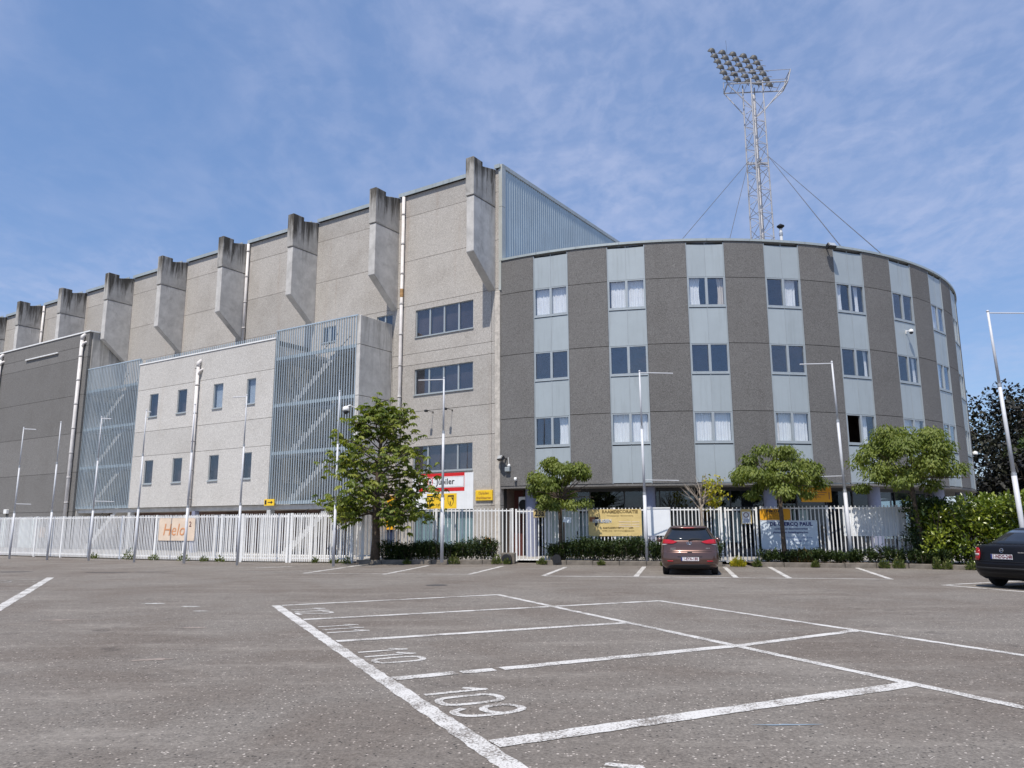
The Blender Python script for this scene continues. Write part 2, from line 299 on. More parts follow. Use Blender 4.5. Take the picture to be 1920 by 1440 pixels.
# ------------------------------------------------------------------ geometry helpers
class MB:
    def __init__(s, dx=0, dy=0, dz=0): s.v = []; s.f = []; s.o = (dx, dy, dz)
    def add(s, vs, fs):
        k = len(s.v); s.v += [(x+s.o[0], y+s.o[1], z+s.o[2]) for x, y, z in vs]; s.f += [tuple(i+k for i in f) for f in fs]; return s
    def box(s, x0, x1, y0, y1, z0, z1):
        if x0 > x1: x0, x1 = x1, x0
        if y0 > y1: y0, y1 = y1, y0
        if z0 > z1: z0, z1 = z1, z0
        return s.add([(x0,y0,z0),(x1,y0,z0),(x1,y1,z0),(x0,y1,z0),(x0,y0,z1),(x1,y0,z1),(x1,y1,z1),(x0,y1,z1)],
                     [(3,2,1,0),(4,5,6,7),(0,1,5,4),(1,2,6,5),(2,3,7,6),(3,0,4,7)])
    def tube(s, p, q, r, n=8, r2=None, cap=True):
        p, q = Vector(p), Vector(q); a = (q-p).normalized(); u = a.orthogonal().normalized(); w_ = a.cross(u); r2 = r if r2 is None else r2
        vs = []
        for c, rr in ((p, r), (q, r2)):
            for i in range(n):
                t_ = 2*math.pi*i/n; vs.append(tuple(c+rr*(math.cos(t_)*u+math.sin(t_)*w_)))
        fs = [(i, (i+1) % n, n+(i+1) % n, n+i) for i in range(n)]
        if cap: fs += [tuple(range(n-1, -1, -1)), tuple(range(n, 2*n))]
        return s.add(vs, fs)
    def path(s, pts, r, n=7):
        """tapered tube through points; r is a list"""
        k = len(pts); vs = []; P = [Vector(p) for p in pts]; u = None
        for i in range(k):
            a = (P[min(i+1, k-1)]-P[max(i-1, 0)]).normalized()
            u = a.orthogonal().normalized() if u is None else (u-a*u.dot(a)).normalized()
            w_ = a.cross(u)
            for j in range(n):
                t_ = 2*math.pi*j/n; vs.append(tuple(P[i]+r[i]*(math.cos(t_)*u+math.sin(t_)*w_)))
        fs = [(i*n+j, i*n+(j+1) % n, (i+1)*n+(j+1) % n, (i+1)*n+j) for i in range(k-1) for j in range(n)]
        fs += [tuple(range(n-1, -1, -1)), tuple(range((k-1)*n, k*n))]
        return s.add(vs, fs)
    def lathe(s, prof, n=16, c=(0,0,0), axis='Z'):
        vs = []
        for r, h_ in prof:
            for j in range(n):
                t_ = 2*math.pi*j/n; a, b_ = r*math.cos(t_), r*math.sin(t_)
                v = (a, b_, h_) if axis == 'Z' else ((h_, a, b_) if axis == 'X' else (b_, h_, a))
                vs.append((v[0]+c[0], v[1]+c[1], v[2]+c[2]))
        k = len(prof)
        fs = [(i*n+j, i*n+(j+1) % n, (i+1)*n+(j+1) % n, (i+1)*n+j) for i in range(k-1) for j in range(n)]
        fs += [tuple(range(n-1, -1, -1)), tuple(range((k-1)*n, k*n))]
        return s.add(vs, fs)
    def prism(s, poly, a0, a1, axis='X'):
        """poly of 2-d points extruded along axis (X: poly=(y,z), Y: poly=(x,z), Z: poly=(x,y))"""
        n = len(poly)
        def mk(p, a): return (a, p[0], p[1]) if axis == 'X' else ((p[0], a, p[1]) if axis == 'Y' else (p[0], p[1], a))
        vs = [mk(p, a0) for p in poly]+[mk(p, a1) for p in poly]
        fs = [tuple(range(n-1, -1, -1)), tuple(range(n, 2*n))]+[(i, (i+1) % n, n+(i+1) % n, n+i) for i in range(n)]
        return s.add(vs, fs)
    def grid(s, rows):
        h_ = len(rows); w_ = len(rows[0])
        return s.add([p for r in rows for p in r], [(i*w_+j, i*w_+j+1, (i+1)*w_+j+1, (i+1)*w_+j) for i in range(h_-1) for j in range(w_-1)])
    def mesh(s, name, fix=True):
        me = bpy.data.meshes.new(name); me.from_pydata(s.v, [], s.f)
        if fix:
            bm = bmesh.new(); bm.from_mesh(me); bmesh.ops.recalc_face_normals(bm, faces=bm.faces); bm.to_mesh(me); bm.free()
        return me
    def build(s, name, mat, parent=None, smooth=False, bevel=0, loc=None, rz=0, fix=True):
        o = link(name, s.mesh(name, fix), mat, parent, loc, rz)
        if smooth:
            o.data.polygons.foreach_set('use_smooth', [True]*len(o.data.polygons))
        if bevel:
            b_ = o.modifiers.new('bevel', 'BEVEL'); b_.width = bevel; b_.segments = 1; b_.limit_method = 'ANGLE'; b_.angle_limit = R_(40)
        return o
def link(name, me, mat=None, parent=None, loc=None, rz=0):
    o = bpy.data.objects.new(name, me); COL.objects.link(o)
    if mat and len(me.materials) == 0: me.materials.append(MAT[mat])
    if parent: o.parent = parent
    if loc: o.location = loc
    if rz: o.rotation_euler = (0, 0, rz)
    return o
def tag(o, label, cat, group=None):
    o['label'] = label; o['category'] = cat
    if group: o['group'] = group
    return o
def struct(o, kind='structure'): o['kind'] = kind; return o
def thing(name, label, cat, loc=(0,0,0), rz=0, group=None):
    o = bpy.data.objects.new(name, None); COL.objects.link(o); o.location = loc; o.rotation_euler = (0, 0, rz); o.empty_display_size = .3
    return tag(o, label, cat, group)
def text(parent, body, size, x, z, mat, y=-.006, align='CENTER', sx=1.0, name='lettering', rot=None, bold=0.0):
    cu = bpy.data.curves.new('t', 'FONT'); cu.body = body; cu.size = size; cu.align_x = align; cu.align_y = 'CENTER'; cu.extrude = .0015; cu.offset = bold; cu.resolution_u = 2
    ob = bpy.data.objects.new('t', cu); COL.objects.link(ob)
    bpy.context.view_layer.update()
    me = bpy.data.meshes.new_from_object(ob.evaluated_get(bpy.context.evaluated_depsgraph_get()))
    bpy.data.objects.remove(ob); bpy.data.curves.remove(cu)
    me.materials.clear(); me.materials.append(MAT[mat])
    Mx = (rot or Matrix.Rotation(R_(90), 4, 'X')) @ Matrix.Diagonal((sx, 1, 1, 1))
    me.transform(Mx)
    o = bpy.data.objects.new(name, me); COL.objects.link(o); o.parent = parent; o.location = (x, y, z)
    return o
def holed(mb, x0, x1, z0, z1, y0, y1, holes):
    """a wall slab in the XZ plane with rectangular openings (x0,x1,z0,z1)"""
    xs = sorted({x0, x1, *[h[0] for h in holes], *[h[1] for h in holes]}); zs = sorted({z0, z1, *[h[2] for h in holes], *[h[3] for h in holes]})
    ok = lambda a, b: x0-1e-6 <= a <= x1+1e-6 and z0-1e-6 <= b <= z1+1e-6 and not any(h[0] < a < h[1] and h[2] < b < h[3] for h in holes)
    nx, nz = len(xs)-1, len(zs)-1
    fill = [[ok((xs[i]+xs[i+1])/2, (zs[j]+zs[j+1])/2) for j in range(nz)] for i in range(nx)]
    g = lambda i, j: 0 <= i < nx and 0 <= j < nz and fill[i][j]
    for i in range(nx):
        for j in range(nz):
            if not fill[i][j]: continue
            a, b_, c_, d_ = xs[i], xs[i+1], zs[j], zs[j+1]
            mb.add([(a,y0,c_),(b_,y0,c_),(b_,y0,d_),(a,y0,d_)], [(0,1,2,3)]); mb.add([(a,y1,c_),(b_,y1,c_),(b_,y1,d_),(a,y1,d_)], [(3,2,1,0)])
            if not g(i-1, j): mb.add([(a,y0,c_),(a,y0,d_),(a,y1,d_),(a,y1,c_)], [(0,1,2,3)])
            if not g(i+1, j): mb.add([(b_,y0,c_),(b_,y0,d_),(b_,y1,d_),(b_,y1,c_)], [(3,2,1,0)])
            if not g(i, j-1): mb.add([(a,y0,c_),(a,y1,c_),(b_,y1,c_),(b_,y0,c_)], [(0,1,2,3)])
            if not g(i, j+1): mb.add([(a,y0,d_),(a,y1,d_),(b_,y1,d_),(b_,y0,d_)], [(3,2,1,0)])
    return mb
def leaf_mesh(name, c, d, n, L, Wd, tint, fold=.25):
    """many folded leaf blades: c centre of base, d direction, n face normal, L length, Wd width (arrays)"""
    c, d, n = [np.asarray(a, float) for a in (c, d, n)]
    d /= np.linalg.norm(d, axis=1)[:, None]+1e-9
    n = n-(n*d).sum(1)[:, None]*d; n /= np.linalg.norm(n, axis=1)[:, None]+1e-9
    s_ = np.cross(d, n); K = len(c); L = np.broadcast_to(L, (K,))[:, None]; Wd = np.broadcast_to(Wd, (K,))[:, None]
    v = np.empty((K, 4, 3)); v[:, 0] = c; v[:, 2] = c+d*L-n*L*.12
    v[:, 1] = c+d*L*.48+s_*Wd*.5+n*Wd*fold; v[:, 3] = c+d*L*.48-s_*Wd*.5+n*Wd*fold
    me = bpy.data.meshes.new(name); me.vertices.add(K*4); me.vertices.foreach_set('co', v.ravel())
    b0 = np.arange(K)*4; tri = np.stack([b0, b0+1, b0+2, b0, b0+2, b0+3], 1).ravel()
    me.loops.add(K*6); me.loops.foreach_set('vertex_index', tri); me.polygons.add(K*2)
    me.polygons.foreach_set('loop_start', np.arange(K*2)*3); me.polygons.foreach_set('loop_total', np.full(K*2, 3))
    me.update(calc_edges=True)
    at = me.attributes.new('tint', 'FLOAT', 'POINT'); at.data.foreach_set('value', np.repeat(np.asarray(tint, float), 4))
    me.validate(); return me
def rnd(n): return np.random.rand(n)
def rdir(n, up=0.0):
    v = np.random.randn(n, 3); v[:, 2] += up; return v/np.linalg.norm(v, axis=1)[:, None]
# ================================================================== GROUND
# the car park: one sheet out to the horizon, finer where it is near
def sheet(name, x0, x1, y0, y1, z, mat, parent=None):
    return MB().add([(x0,y0,z),(x1,y0,z),(x1,y1,z),(x0,y1,z)], [(0,1,2,3)]).build(name, mat, parent)
lot = struct(sheet('car_park', -1200, 1200, -300, 1600, 0, 'asphalt'))
def stripe(a, b, wd, name='parking_line', mat='road_paint', z=.004, jag=.010):
    """a painted stripe with a slightly ragged edge"""
    a, b = Vector(a), Vector(b); L = (b-a).length; u = (b-a)/L; s_ = Vector((-u.y, u.x)); k = max(2, int(L/.10)); rows = []
    for i in range(k+1):
        p = a+u*(L*i/k); h1 = wd/2+random.uniform(-jag, jag); h2 = wd/2+random.uniform(-jag, jag)
        rows.append([(p.x-s_.x*h1, p.y-s_.y*h1, z), (p.x+s_.x*h2, p.y+s_.y*h2, z)])
    return MB().grid(rows).build(name, mat, lot)
GA = Vector((-4.57, 15.37)); gu = Vector((.4134, -.9105)).normalized(); gc = Vector((.9105, .4134)).normalized()   # the near block of bays
stripe(GA-gu*.05, GA+gu*15.2, .17)
B0 = GA-gu*.22+gc*4.76; B1 = GA+gu*10.33+gc*4.60; bu = (B1-B0).normalized()
stripe(B0-bu*.04, B0+bu*15.5, .13, z=.0048)
C0 = GA+gu*2.5+gc*7.15; C1 = GA+gu*9.7+gc*7.2; cu_ = (C1-C0).normalized()
stripe(C0-cu_*.04, C0+cu_*13, .13)
stripe(GA+gu*.0+gc*.1, B0, .15, z=.0056)
stripe(GA+gu*2.48+gc*.1, C0, .16, z=.0056)
stripe(GA+gu*5.11+gc*.1, (1.8, 12.6), .17, z=.0056)
stripe(GA+gu*7.91+gc*.1, (-.60, 8.51), .18, z=.0056); stripe((-.55, 8.53), (-.20, 8.69), .16, z=.0056); stripe((-.12, 8.73), (2.97, 10.31), .18, z=.0056); stripe((2.97, 10.31), (4.97, 11.6), .15, z=.0056)
stripe(GA+gu*10.5+gc*.1, (3.87, 7.86), .20, z=.0056)
stripe(GA+gu*13.1+gc*.1, (5.0, 5.35), .20, z=.0056)
# bay numbers, single painted strokes; text up = gc, reading direction = gu
DIG = {'0': [[(.5,0),(.22,.06),(.1,.25),(.1,.75),(.22,.94),(.5,1),(.78,.94),(.9,.75),(.9,.25),(.78,.06),(.5,0)]],
       '1': [[(.15,.74),(.5,1),(.5,0)]], '2': [[(.1,.8),(.3,.98),(.65,.98),(.88,.78),(.8,.55),(.1,0),(.92,0)]],
       '8': [[(.5,.54),(.2,.66),(.2,.9),(.5,1),(.8,.9),(.8,.66),(.5,.54),(.15,.4),(.1,.15),(.5,0),(.9,.15),(.85,.4),(.5,.54)]],
       '9': [[(.12,.16),(.3,.0),(.6,0),(.85,.2),(.88,.7),(.7,.97),(.4,1),(.15,.86),(.12,.62),(.3,.46),(.6,.46),(.86,.62)]]}
def number(txt, at, hgt, wd, up, rt, st=.06, mat='road_paint', gap=.2):
    at = Vector(at); mb = MB(); x = 0
    for ch in txt:
        for line in DIG[ch]:
            if len(line) > 5:                                    # round the curves
                cl = [line[0]]
                for j in range(len(line)-1):
                    p0, p1, p2, p3 = line[max(j-1, 0)], line[j], line[j+1], line[min(j+2, len(line)-1)]
                    for q in (.34, .67, 1.0): cl.append(tuple(.5*((2*p1[m_])+(p2[m_]-p0[m_])*q+(2*p0[m_]-5*p1[m_]+4*p2[m_]-p3[m_])*q*q+(3*p1[m_]-p0[m_]-3*p2[m_]+p3[m_])*q**3) for m_ in (0, 1)))
                line = cl
            P_ = [at+rt*(x+p[0]*wd)+up*(p[1]*hgt) for p in line]
            for a, b in zip(P_[:-1], P_[1:]):
                u = (b-a).normalized(); s_ = Vector((-u.y, u.x)); e = u*st*.35; k = len(mb.v)
                zz_ = .004+random.random()*.0008
                q = [a-e-s_*st/2, b+e-s_*st/2, b+e+s_*st/2, a-e+s_*st/2]
                mb.add([(p.x, p.y, zz_+.0003*(k % 5)) for p in q], [(0,1,2,3)])
        x += wd*(1+gap) if ch != '1' else wd*(.75+gap)
    return mb.build('bay_number', mat, lot)
for i, t_ in enumerate(['112', '111', '110', '109', '108']):
    number(t_, GA+gu*(2.62*i+.72)+gc*.17, .57, .37, gc, gu, .072)
# far row in front of the planter and the side rows
for a, b in [((-9.28,28.51),(-8.2,29.3)),((-6.7,25.34),(-5.8,30.3)),((-4.02,24.67),(-3.16,29.8)),((-1.35,24.52),(-.36,29.2)),((.91,23.66),(1.9,28.3)),((3.63,23.28),(4.76,28.5)),((6.41,22.69),(7.53,28.0)),((7.84,22.39),(9.16,28.2)),((10.44,21.84),(11.98,27.6))]:
    stripe(a, b, .15)
stripe((.95,23.60), (10.5,21.80), .13, z=.0048); stripe((-6.7,25.3), (-1.3,24.5), .09, z=.0048); stripe((-9.3,26.6), (-6.7,25.3), .06, z=.0048, mat='road_paint_worn'); stripe((-11.5,28.6),(-8.0,29.6), .08, mat='road_paint_worn')
stripe((10.74,19.77), (12.5,14.9), .15); stripe((10.9,19.85), (14.2,21.3), .14, z=.0048); stripe((12.1,16.2), (16,17.9), .09, z=.0048)
stripe((-13.89,23.74), (-7.6,10.6), .20)
for i in range(5):
    o_ = Vector((-13.6, 23.2))+Vector((.432,-.902))*(1.15*i)
    stripe(o_, o_+Vector((-2.5-.1*i,-1.15)), .06, mat='road_paint_worn')
number('98', (-12.9, 19.6), .9, .4, Vector((-.902,-.432)), Vector((-.432,.902)), .07, 'road_paint_worn'); number('99', (-13.9,21.8), .9, .4, Vector((-.902,-.432)), Vector((-.432,.902)), .07, 'road_paint_worn')
# patched cracks and a drain cover in the asphalt
def blob(name, cx_, cy_, rx, ry, mat, z=.004, rot=0.0, k=22, rough=.25):
    ps = []
    for i in range(k):
        a = 2*math.pi*i/k; r = 1+random.uniform(-rough, rough); x, y = rx*r*math.cos(a), ry*r*math.sin(a)
        ps.append((cx_+x*math.cos(rot)-y*math.sin(rot), cy_+x*math.sin(rot)+y*math.cos(rot), z))
    return MB().add(ps, [tuple(range(k))]).build(name, mat, lot)
plain('tar', (.075, .07, .068), .85, 0, .2, 6, bump=.4); plain('dust', (.27, .225, .195), .95, 0, .2, 5, bump=.3); plain('paint_chip', (.62, .62, .60), .8); plain('blue_chalk', (.22, .28, .34), .9)
blob('drain_cover', -1.95, 20.3, .28, .25, 'tar', rough=.04)
for x, y, rx, ry in [(-13.4,26.1,.9,.14),(-12.1,26.3,.6,.10),(-17,26.6,.8,.2)]: blob('tar_patch', x, y, rx, ry, 'tar', rot=random.uniform(-.2,.2))
for x, y, rx, ry in [(-4.9,12.2,.35,.10),(-4.2,9.4,.4,.12),(-7.5,13.2,.5,.12)]: blob('dust_patch', x, y, rx*.6, ry*.6, 'dust', rot=random.uniform(-.2,.2), rough=.5)
for x, y, rx, ry in [(-7.2,15.9,.22,.05),(-6.2,15.3,.14,.05),(-5.7,14.5,.12,.04)]: blob('paint_scrap', x, y, rx, ry, 'paint_chip', rough=.5)
blob('chalk_mark', 2.15, 6.35, .24, .018, 'blue_chalk', rough=.4)

# ================================================================== FRAMES
A57 = R_(57); DV = Vector((-math.sin(A57), math.cos(A57))); NV = Vector((-math.cos(A57), -math.sin(A57))); P0 = Vector((-.53, 35.0))
WROT = R_(-33)
def Wp(s_, n_=0, z=0): p = P0+DV*s_+NV*n_; return (p.x, p.y, z)
TC = Vector((8.94, 50.9)); TR = 18.5
def Tp(phi, r=TR, z=0): a = R_(phi); return (TC.x+r*math.sin(a), TC.y-r*math.cos(a), z)

# yard paving behind the planter and kerbs
KERB = [(-6.15,30.95),(-.45,30.45),(4.3,29.15),(7.5,28.25),(10.1,27.7),(13.4,26.75),(16.2,25.1),(24,21.5)]
FENR = [(-6.2,31.8),(.1,31.6),(4.5,30.6),(9.25,29.6),(13.5,28.6),(18,27.5),(26,25.6)]
FENL = [(-6.3,31.7),(-11.5,33.0),(-17.3,35.8),(-26.6,40.8),(-40,48.0)]
yard = [(x, y, .10) for x, y in [(-6.2,31.2)]+FENR[1:]]+[(60,25,.10),(60,90,.10),(-6.2,60,.10)]
struct(MB().add(yard, [tuple(range(len(yard)))]).build('yard_paving', 'paving'))
struct(MB().add([(-6.2,31.9,.03),(-6.2,60,.03),(-60,90,.03),(-60,59.2,.03)]+[(x, y+.12, .03) for x, y in reversed(FENL[1:])], [tuple(range(8))]).build('stadium_forecourt', 'paving'))
def along(poly):
    d_ = [0]
    for a, b in zip(poly[:-1], poly[1:]): d_.append(d_[-1]+math.dist(a, b))
    return d_
def at_len(poly, l):
    d_ = along(poly); l = max(0, min(l, d_[-1]-1e-6))
    for i in range(len(poly)-1):
        if l <= d_[i+1]:
            k = (l-d_[i])/(d_[i+1]-d_[i]); a, b = Vector(poly[i]), Vector(poly[i+1]); return a+(b-a)*k, math.atan2(b.y-a.y, b.x-a.x)
def at_x(poly, x):
    for a, b in zip(poly[:-1], poly[1:]):
        if min(a[0], b[0]) <= x <= max(a[0], b[0]): k = (x-a[0])/(b[0]-a[0]); return Vector((x, a[1]+(b[1]-a[1])*k))
def planter(l0, l1):
    ks = []; k = max(2, int((l1-l0)/.5))
    for i in range(k+1): ks.append(at_len(KERB, l0+(l1-l0)*i/k)[0])
    front = [(p.x, p.y) for p in ks]; back = [(p.x+.1, at_x(FENR, p.x+.1).y-.06) for p in ks]
    soil = MB(); soil.grid([[(x, y+.1, .105) for x, y in front], [(x, y, .125) for x, y in back]])
    s_ = struct(soil.build('planting_bed', 'soil'))
    L = l0
    while L < l1-.1:                                         # one kerb stone after another
        e = min(L+1.0, l1); a, an = at_len(KERB, L+.006); b, _ = at_len(KERB, e-.006)
        an = math.atan2(b.y-a.y, b.x-a.x); ln = (b-a).length; h_ = .165+random.uniform(-.012, .008)
        MB().box(0, ln, 0, .13, -.02, h_).build('kerb_stone', 'kerb_stone', s_, bevel=.015, loc=(a.x, a.y, random.uniform(-.006, .004)), rz=an+random.uniform(-.006, .006)); L = e
    return s_
planter(0, 5.6); planter(7.3, 14.0); planter(15.1, 33)

# ================================================================== CURVED TOWER
tw = thing('curved_office_building', 'curved four storey building of dark pebbled concrete with pale metal window strips', 'building', (TC.x, TC.y, 0))
def arcbox(mb, a0, a1, r0, r1, z0, z1, seg=4):
    for i in range(seg):
        p, q = a0+(a1-a0)*i/seg, a0+(a1-a0)*(i+1)/seg
        c = [(r*math.sin(R_(a)), -r*math.cos(R_(a))) for a, r in ((p, r1), (q, r1), (q, r0), (p, r0))]
        vs = [(x, y, z0) for x, y in c]+[(x, y, z1) for x, y in c]
        fs = [(0,1,5,4), (2,3,7,6), (3,2,1,0), (4,5,6,7)]
        if i == 0: fs.append((3,0,4,7))
        if i == seg-1: fs.append((1,2,6,5))
        mb.add(vs, fs)
    return mb
def tl(phi, r, t_=0.0, z=0.0):      # local point on the tower: radius r, tangent offset t_
    a = R_(phi); return (r*math.sin(a)+t_*math.cos(a), -r*math.cos(a)+t_*math.sin(a), z)
BAYS = [-25.4+10.8*k for k in range(10)]
ZJ = [3.2, 6.25, 9.22, 12.18, 13.86]
starts = [-30.9]+[b+5.2 for b in BAYS]; ends = BAYS+[95]
for a0, a1 in zip(starts, ends):
    for z0, z1 in zip(ZJ[:-1], ZJ[1:]):
        arcbox(MB(), a0+.03, a1-.03, TR-.22, TR+random.uniform(-.003, .004), z0+.012, z1-.012, 4 if a1-a0 < 8 else 12).build('concrete_panel', 'agg_tower', tw)
CURT = {(0,2):[(0,1)],(1,2):[(.04,1)],(2,2):[(0,.33),(.82,1,'b')],(3,2):[(.56,.92)],(4,2):[(0,.28),(.72,.88)],(5,2):[(0,.24)],(6,2):[(.05,.95)],(7,2):[(.1,.8)],
        (4,1):[(.88,1)],(5,1):[(.86,1)],(6,1):[(0,.5)],(0,0):[(.68,1)],(1,0):[(0,1)],(2,0):[(0,1)],(3,0):[(.05,1)],(4,0):[(.55,.82)],(5,0):[(.1,1)],(6,0):[(.5,.85)]}
ROWS = [(4.98,6.17),(7.97,9.15),(10.95,12.16)]
HB = TR*math.sin(R_(2.6))
for k, b in enumerate(BAYS[:9]):
    c_ = b+2.6; a = R_(c_); RR = TR*math.cos(R_(2.6))
    def loc(r): return (r*math.sin(a), -r*math.cos(a), 0)
    # metal spandrel panels, left and right, local x tangent, y inward
    for z0, z1 in [(3.22,4.83),(6.22,7.84),(9.20,10.82),(12.21,13.72)]:
        for x0, x1 in [(-HB+.035,-.012),(.012,HB-.035)]:
            MB().box(x0, x1, .03, .07, z0+.012, z1-.012).build('metal_panel', 'panel_metal', tw, loc=loc(RR+.005), rz=a)
    for z0, z1 in ((3.21,4.9),(6.2,7.9),(9.18,10.88),(12.2,13.8)): MB().box(-HB+.02, HB-.02, .08, .12, z0, z1).build('backing', 'dark_joint', tw, loc=loc(RR), rz=a)
    MB().box(-HB+.002, -HB+.033, .0, .1, 3.2, 13.8).box(HB-.033, HB-.002, .0, .1, 3.2, 13.8).box(-.010, .010, .018, .09, 3.2, 4.83).box(-.010, .010, .018, .09, 6.22, 7.85).box(-.010, .010, .018, .09, 9.2, 10.83).box(-.010, .010, .018, .09, 12.2, 13.8).build('mullion', 'frame_metal', tw, loc=loc(RR), rz=a)
    for r_, (z0, z1) in enumerate(ROWS):
        fr = MB(); L0, L1 = -HB+.036, HB-.036
        fr.box(L0, L1, .012, .10, z0-.10, z0).box(L0, L1, .012, .10, z1, z1+.045)
        fr.box(L0, L0+.05, .013, .10, z0, z1).box(L1-.05, L1, .013, .10, z0, z1).box(-.055, .055, .008, .10, z0, z1)
        for q in (-.62, -.2, .2, .62): fr.box(q-.012, q+.012, .004, .012, z0-.055, z0-.035)
        fr.box(L0, -.012, -.005, .012, z0-.118, z0-.10).box(.012, L1, -.005, .012, z0-.118, z0-.10)
        wn = fr.build('window', 'frame_metal', tw, loc=loc(RR), rz=a)
        opened = (k == 4 and r_ == 0)
        for x0, x1 in [(L0+.05,-.055),(.055,L1-.05)]:
            if opened and x0 < 0: continue
            pn = MB().box((x0-x1)/2, (x1-x0)/2, -.004, .004, (z0-z1)/2, (z1-z0)/2).build('pane', 'glass_tower', wn, loc=((x0+x1)/2, .06, (z0+z1)/2))
            pn.rotation_euler = (random.uniform(-.02, .02), 0, random.uniform(-.03, .03))
        for spec in CURT.get((k, r_), []):
            f0, f1 = spec[:2]; x0, x1 = L0+.05+(L1-L0-.1)*f0, L0+.05+(L1-L0-.1)*f1; nn = max(6, int((x1-x0)/.018)); rows = []
            ph = random.random()*6
            for zi in range(7):
                z_ = z0-.1+(z1-z0+.12)*zi/6; row = []
                for i in range(nn+1):
                    x = x0+(x1-x0)*i/nn; amp = .022*(1-.45*zi/6)
                    pull = .12*(f1-f0 < .5)*math.sin(zi/6*math.pi)*(1 if f0 > .4 else -1)*(i/nn if f0 <= .4 else 1-i/nn)
                    row.append((x+pull*.4, .20+amp*math.sin(x*62+ph+1.3*math.sin(x*19+ph))+.008*math.sin(zi+x*30), z_))
                rows.append(row)
            MB().grid(rows).build('curtain', 'curtain_beige' if len(spec) > 2 else 'curtain', wn, smooth=True)
# rooms behind the glass
arcbox(MB(), -30.5, 95, TR-2.8, TR-2.7, 3.4, 13.6, 40).build('room_wall', 'room_wall', tw)
for z_ in (6.95, 9.95): arcbox(MB(), -30.5, 95, TR-2.7, TR-.3, z_-.35, z_, 40).build('floor_slab', 'room_wall', tw)
for c_ in [b-2.8 for b in BAYS]: 
    MB().box(-.06, .06, .30, 2.6, 3.45, 13.5).build('partition', 'room_wall', tw, loc=(TR*math.sin(R_(c_)), -TR*math.cos(R_(c_)), 0), rz=R_(c_))
# soffit, roof, rim
arcbox(MB(), -30.9, 95, 12.0, TR-.02, 3.10, 3.195, 48).build('soffit', 'agg_block', tw)
rp = [(TR*.985*math.sin(R_(q)), -TR*.985*math.cos(R_(q)), 13.75) for q in np.linspace(-30.9, 110, 60)]+[(-4, 10, 13.75), (-9, -2, 13.75)]
MB().add(rp+[(x, y, 13.5) for x, y, z in rp], [tuple(range(len(rp))), tuple(range(2*len(rp)-1, len(rp)-1, -1))]).build('roof', 'tar', tw)
for i in range(21):
    q0 = -30.9+6.0*i; arcbox(MB(), q0+.02, q0+5.98, TR-.25, TR+.05, 13.86, 13.965, 5).build('roof_trim', 'roof_metal', tw)
# ground floor: round columns, recessed glazing
for q in (-27.1, -9.9, 6.8, 24.0, 41, 58):
    MB().lathe([(.27,0),(.27,3.12)], 24).build('column', 'column_paint', tw, smooth=False, loc=(17.75*math.sin(R_(q)), -17.75*math.cos(R_(q)), .1))
    o = tw.children[-1]; o.data.polygons.foreach_set('use_smooth', [len(p.vertices) == 4 for p in o.data.polygons])
GR = 16.5
q = -30.0
while q < 96:
    a = R_(q+2.7); hw = GR*math.sin(R_(2.7)); p_ = (GR*math.sin(a), -GR*math.cos(a), .1)
    fr = MB().box(-hw, -hw+.06, -.02, .08, 0, 3.0).box(-hw, hw, -.021, .08, 0, .35).box(-hw, hw, -.021, .08, 2.05, 2.15).box(-hw, hw, -.021, .08, 2.85, 3.0)
    wn = fr.build('shopfront_frame', 'ground_frame', tw, loc=p_, rz=a)
    MB().box(-hw+.06, hw, .02, .03, .35, 2.05).build('pane', 'glass_ground', wn); MB().box(-hw+.06, hw, .02, .03, 2.15, 2.85).build('pane', 'glass_ground', wn)
    q += 5.4
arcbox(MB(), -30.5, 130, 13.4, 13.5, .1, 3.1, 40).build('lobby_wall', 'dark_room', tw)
for q, w_ in ((-25.0, .45),(-22.4, .45)):
    dr = MB().box(-w_, w_, -.06, -.025, .02, 2.0).build('door', 'door_teal', tw, loc=(GR*math.sin(R_(q)), -GR*math.cos(R_(q)), .1), rz=R_(q)); MB().box(.3, .36, -.10, -.06, .95, 1.1).build('handle', 'black_plastic', dr)
MB().box(-.25, .3, -.05, .0, 0, 2.95).build('red_door', 'door_red', tw, loc=tl(-30.2, 17.3, 0, .1), rz=R_(-30))
# pale blinds stuck behind some of the lobby glass
for q, z0, z1, w_ in ((-20, .5, 1.9, .5),(-13, .5, 2.0, .7),(2, .6, 1.9, .6),(9.5, .5, 2.0, .6),(14.5, .6, 2.0, .4)):
    MB().box(-w_, w_, .25, .27, z0, z1).build('blind', 'blind', tw, loc=(GR*math.sin(R_(q)), -GR*math.cos(R_(q)), .1), rz=R_(q))
MB().box(-.9, .9, .4, .5, 2.5, 2.62).build('lobby_light', 'white_paint', tw, loc=(GR*math.sin(R_(-1)), -GR*math.cos(R_(-1)), .1), rz=R_(-1))
# things fixed to the tower
def floodlamp(phi, r, z, lab, tilt=.6, sc=1.0, yaw=0.0):
    t_ = thing('wall_floodlight', lab, 'floodlight', Tp(phi, r, z), R_(phi)+yaw)
    b_ = MB().box(-.2*sc, .2*sc, -.1*sc, .1*sc, -.13*sc, .13*sc).build('lamp_housing', 'black_plastic', t_, bevel=.03); b_.location = (0, -.32*sc, 0); b_.rotation_euler = (-tilt, 0, 0)
    l_ = MB().box(-.165*sc, .165*sc, -.112*sc, -.1*sc, -.1*sc, .1*sc).build('lamp_glass', 'lamp_glass', t_); l_.location = (0, -.32*sc, 0); l_.rotation_euler = (-tilt, 0, 0)
    MB().box(-.03, .03, -.3*sc, .02, -.03, .01).build('bracket', 'black_plastic', t_)
floodlamp(16.8, TR, 13.78, 'black floodlight on the roof edge of the curved building', sc=1.0)
floodlamp(-29.85, TR, 4.45, 'black floodlight low on the wall where curved building meets grandstand', sc=.9, yaw=-.5)
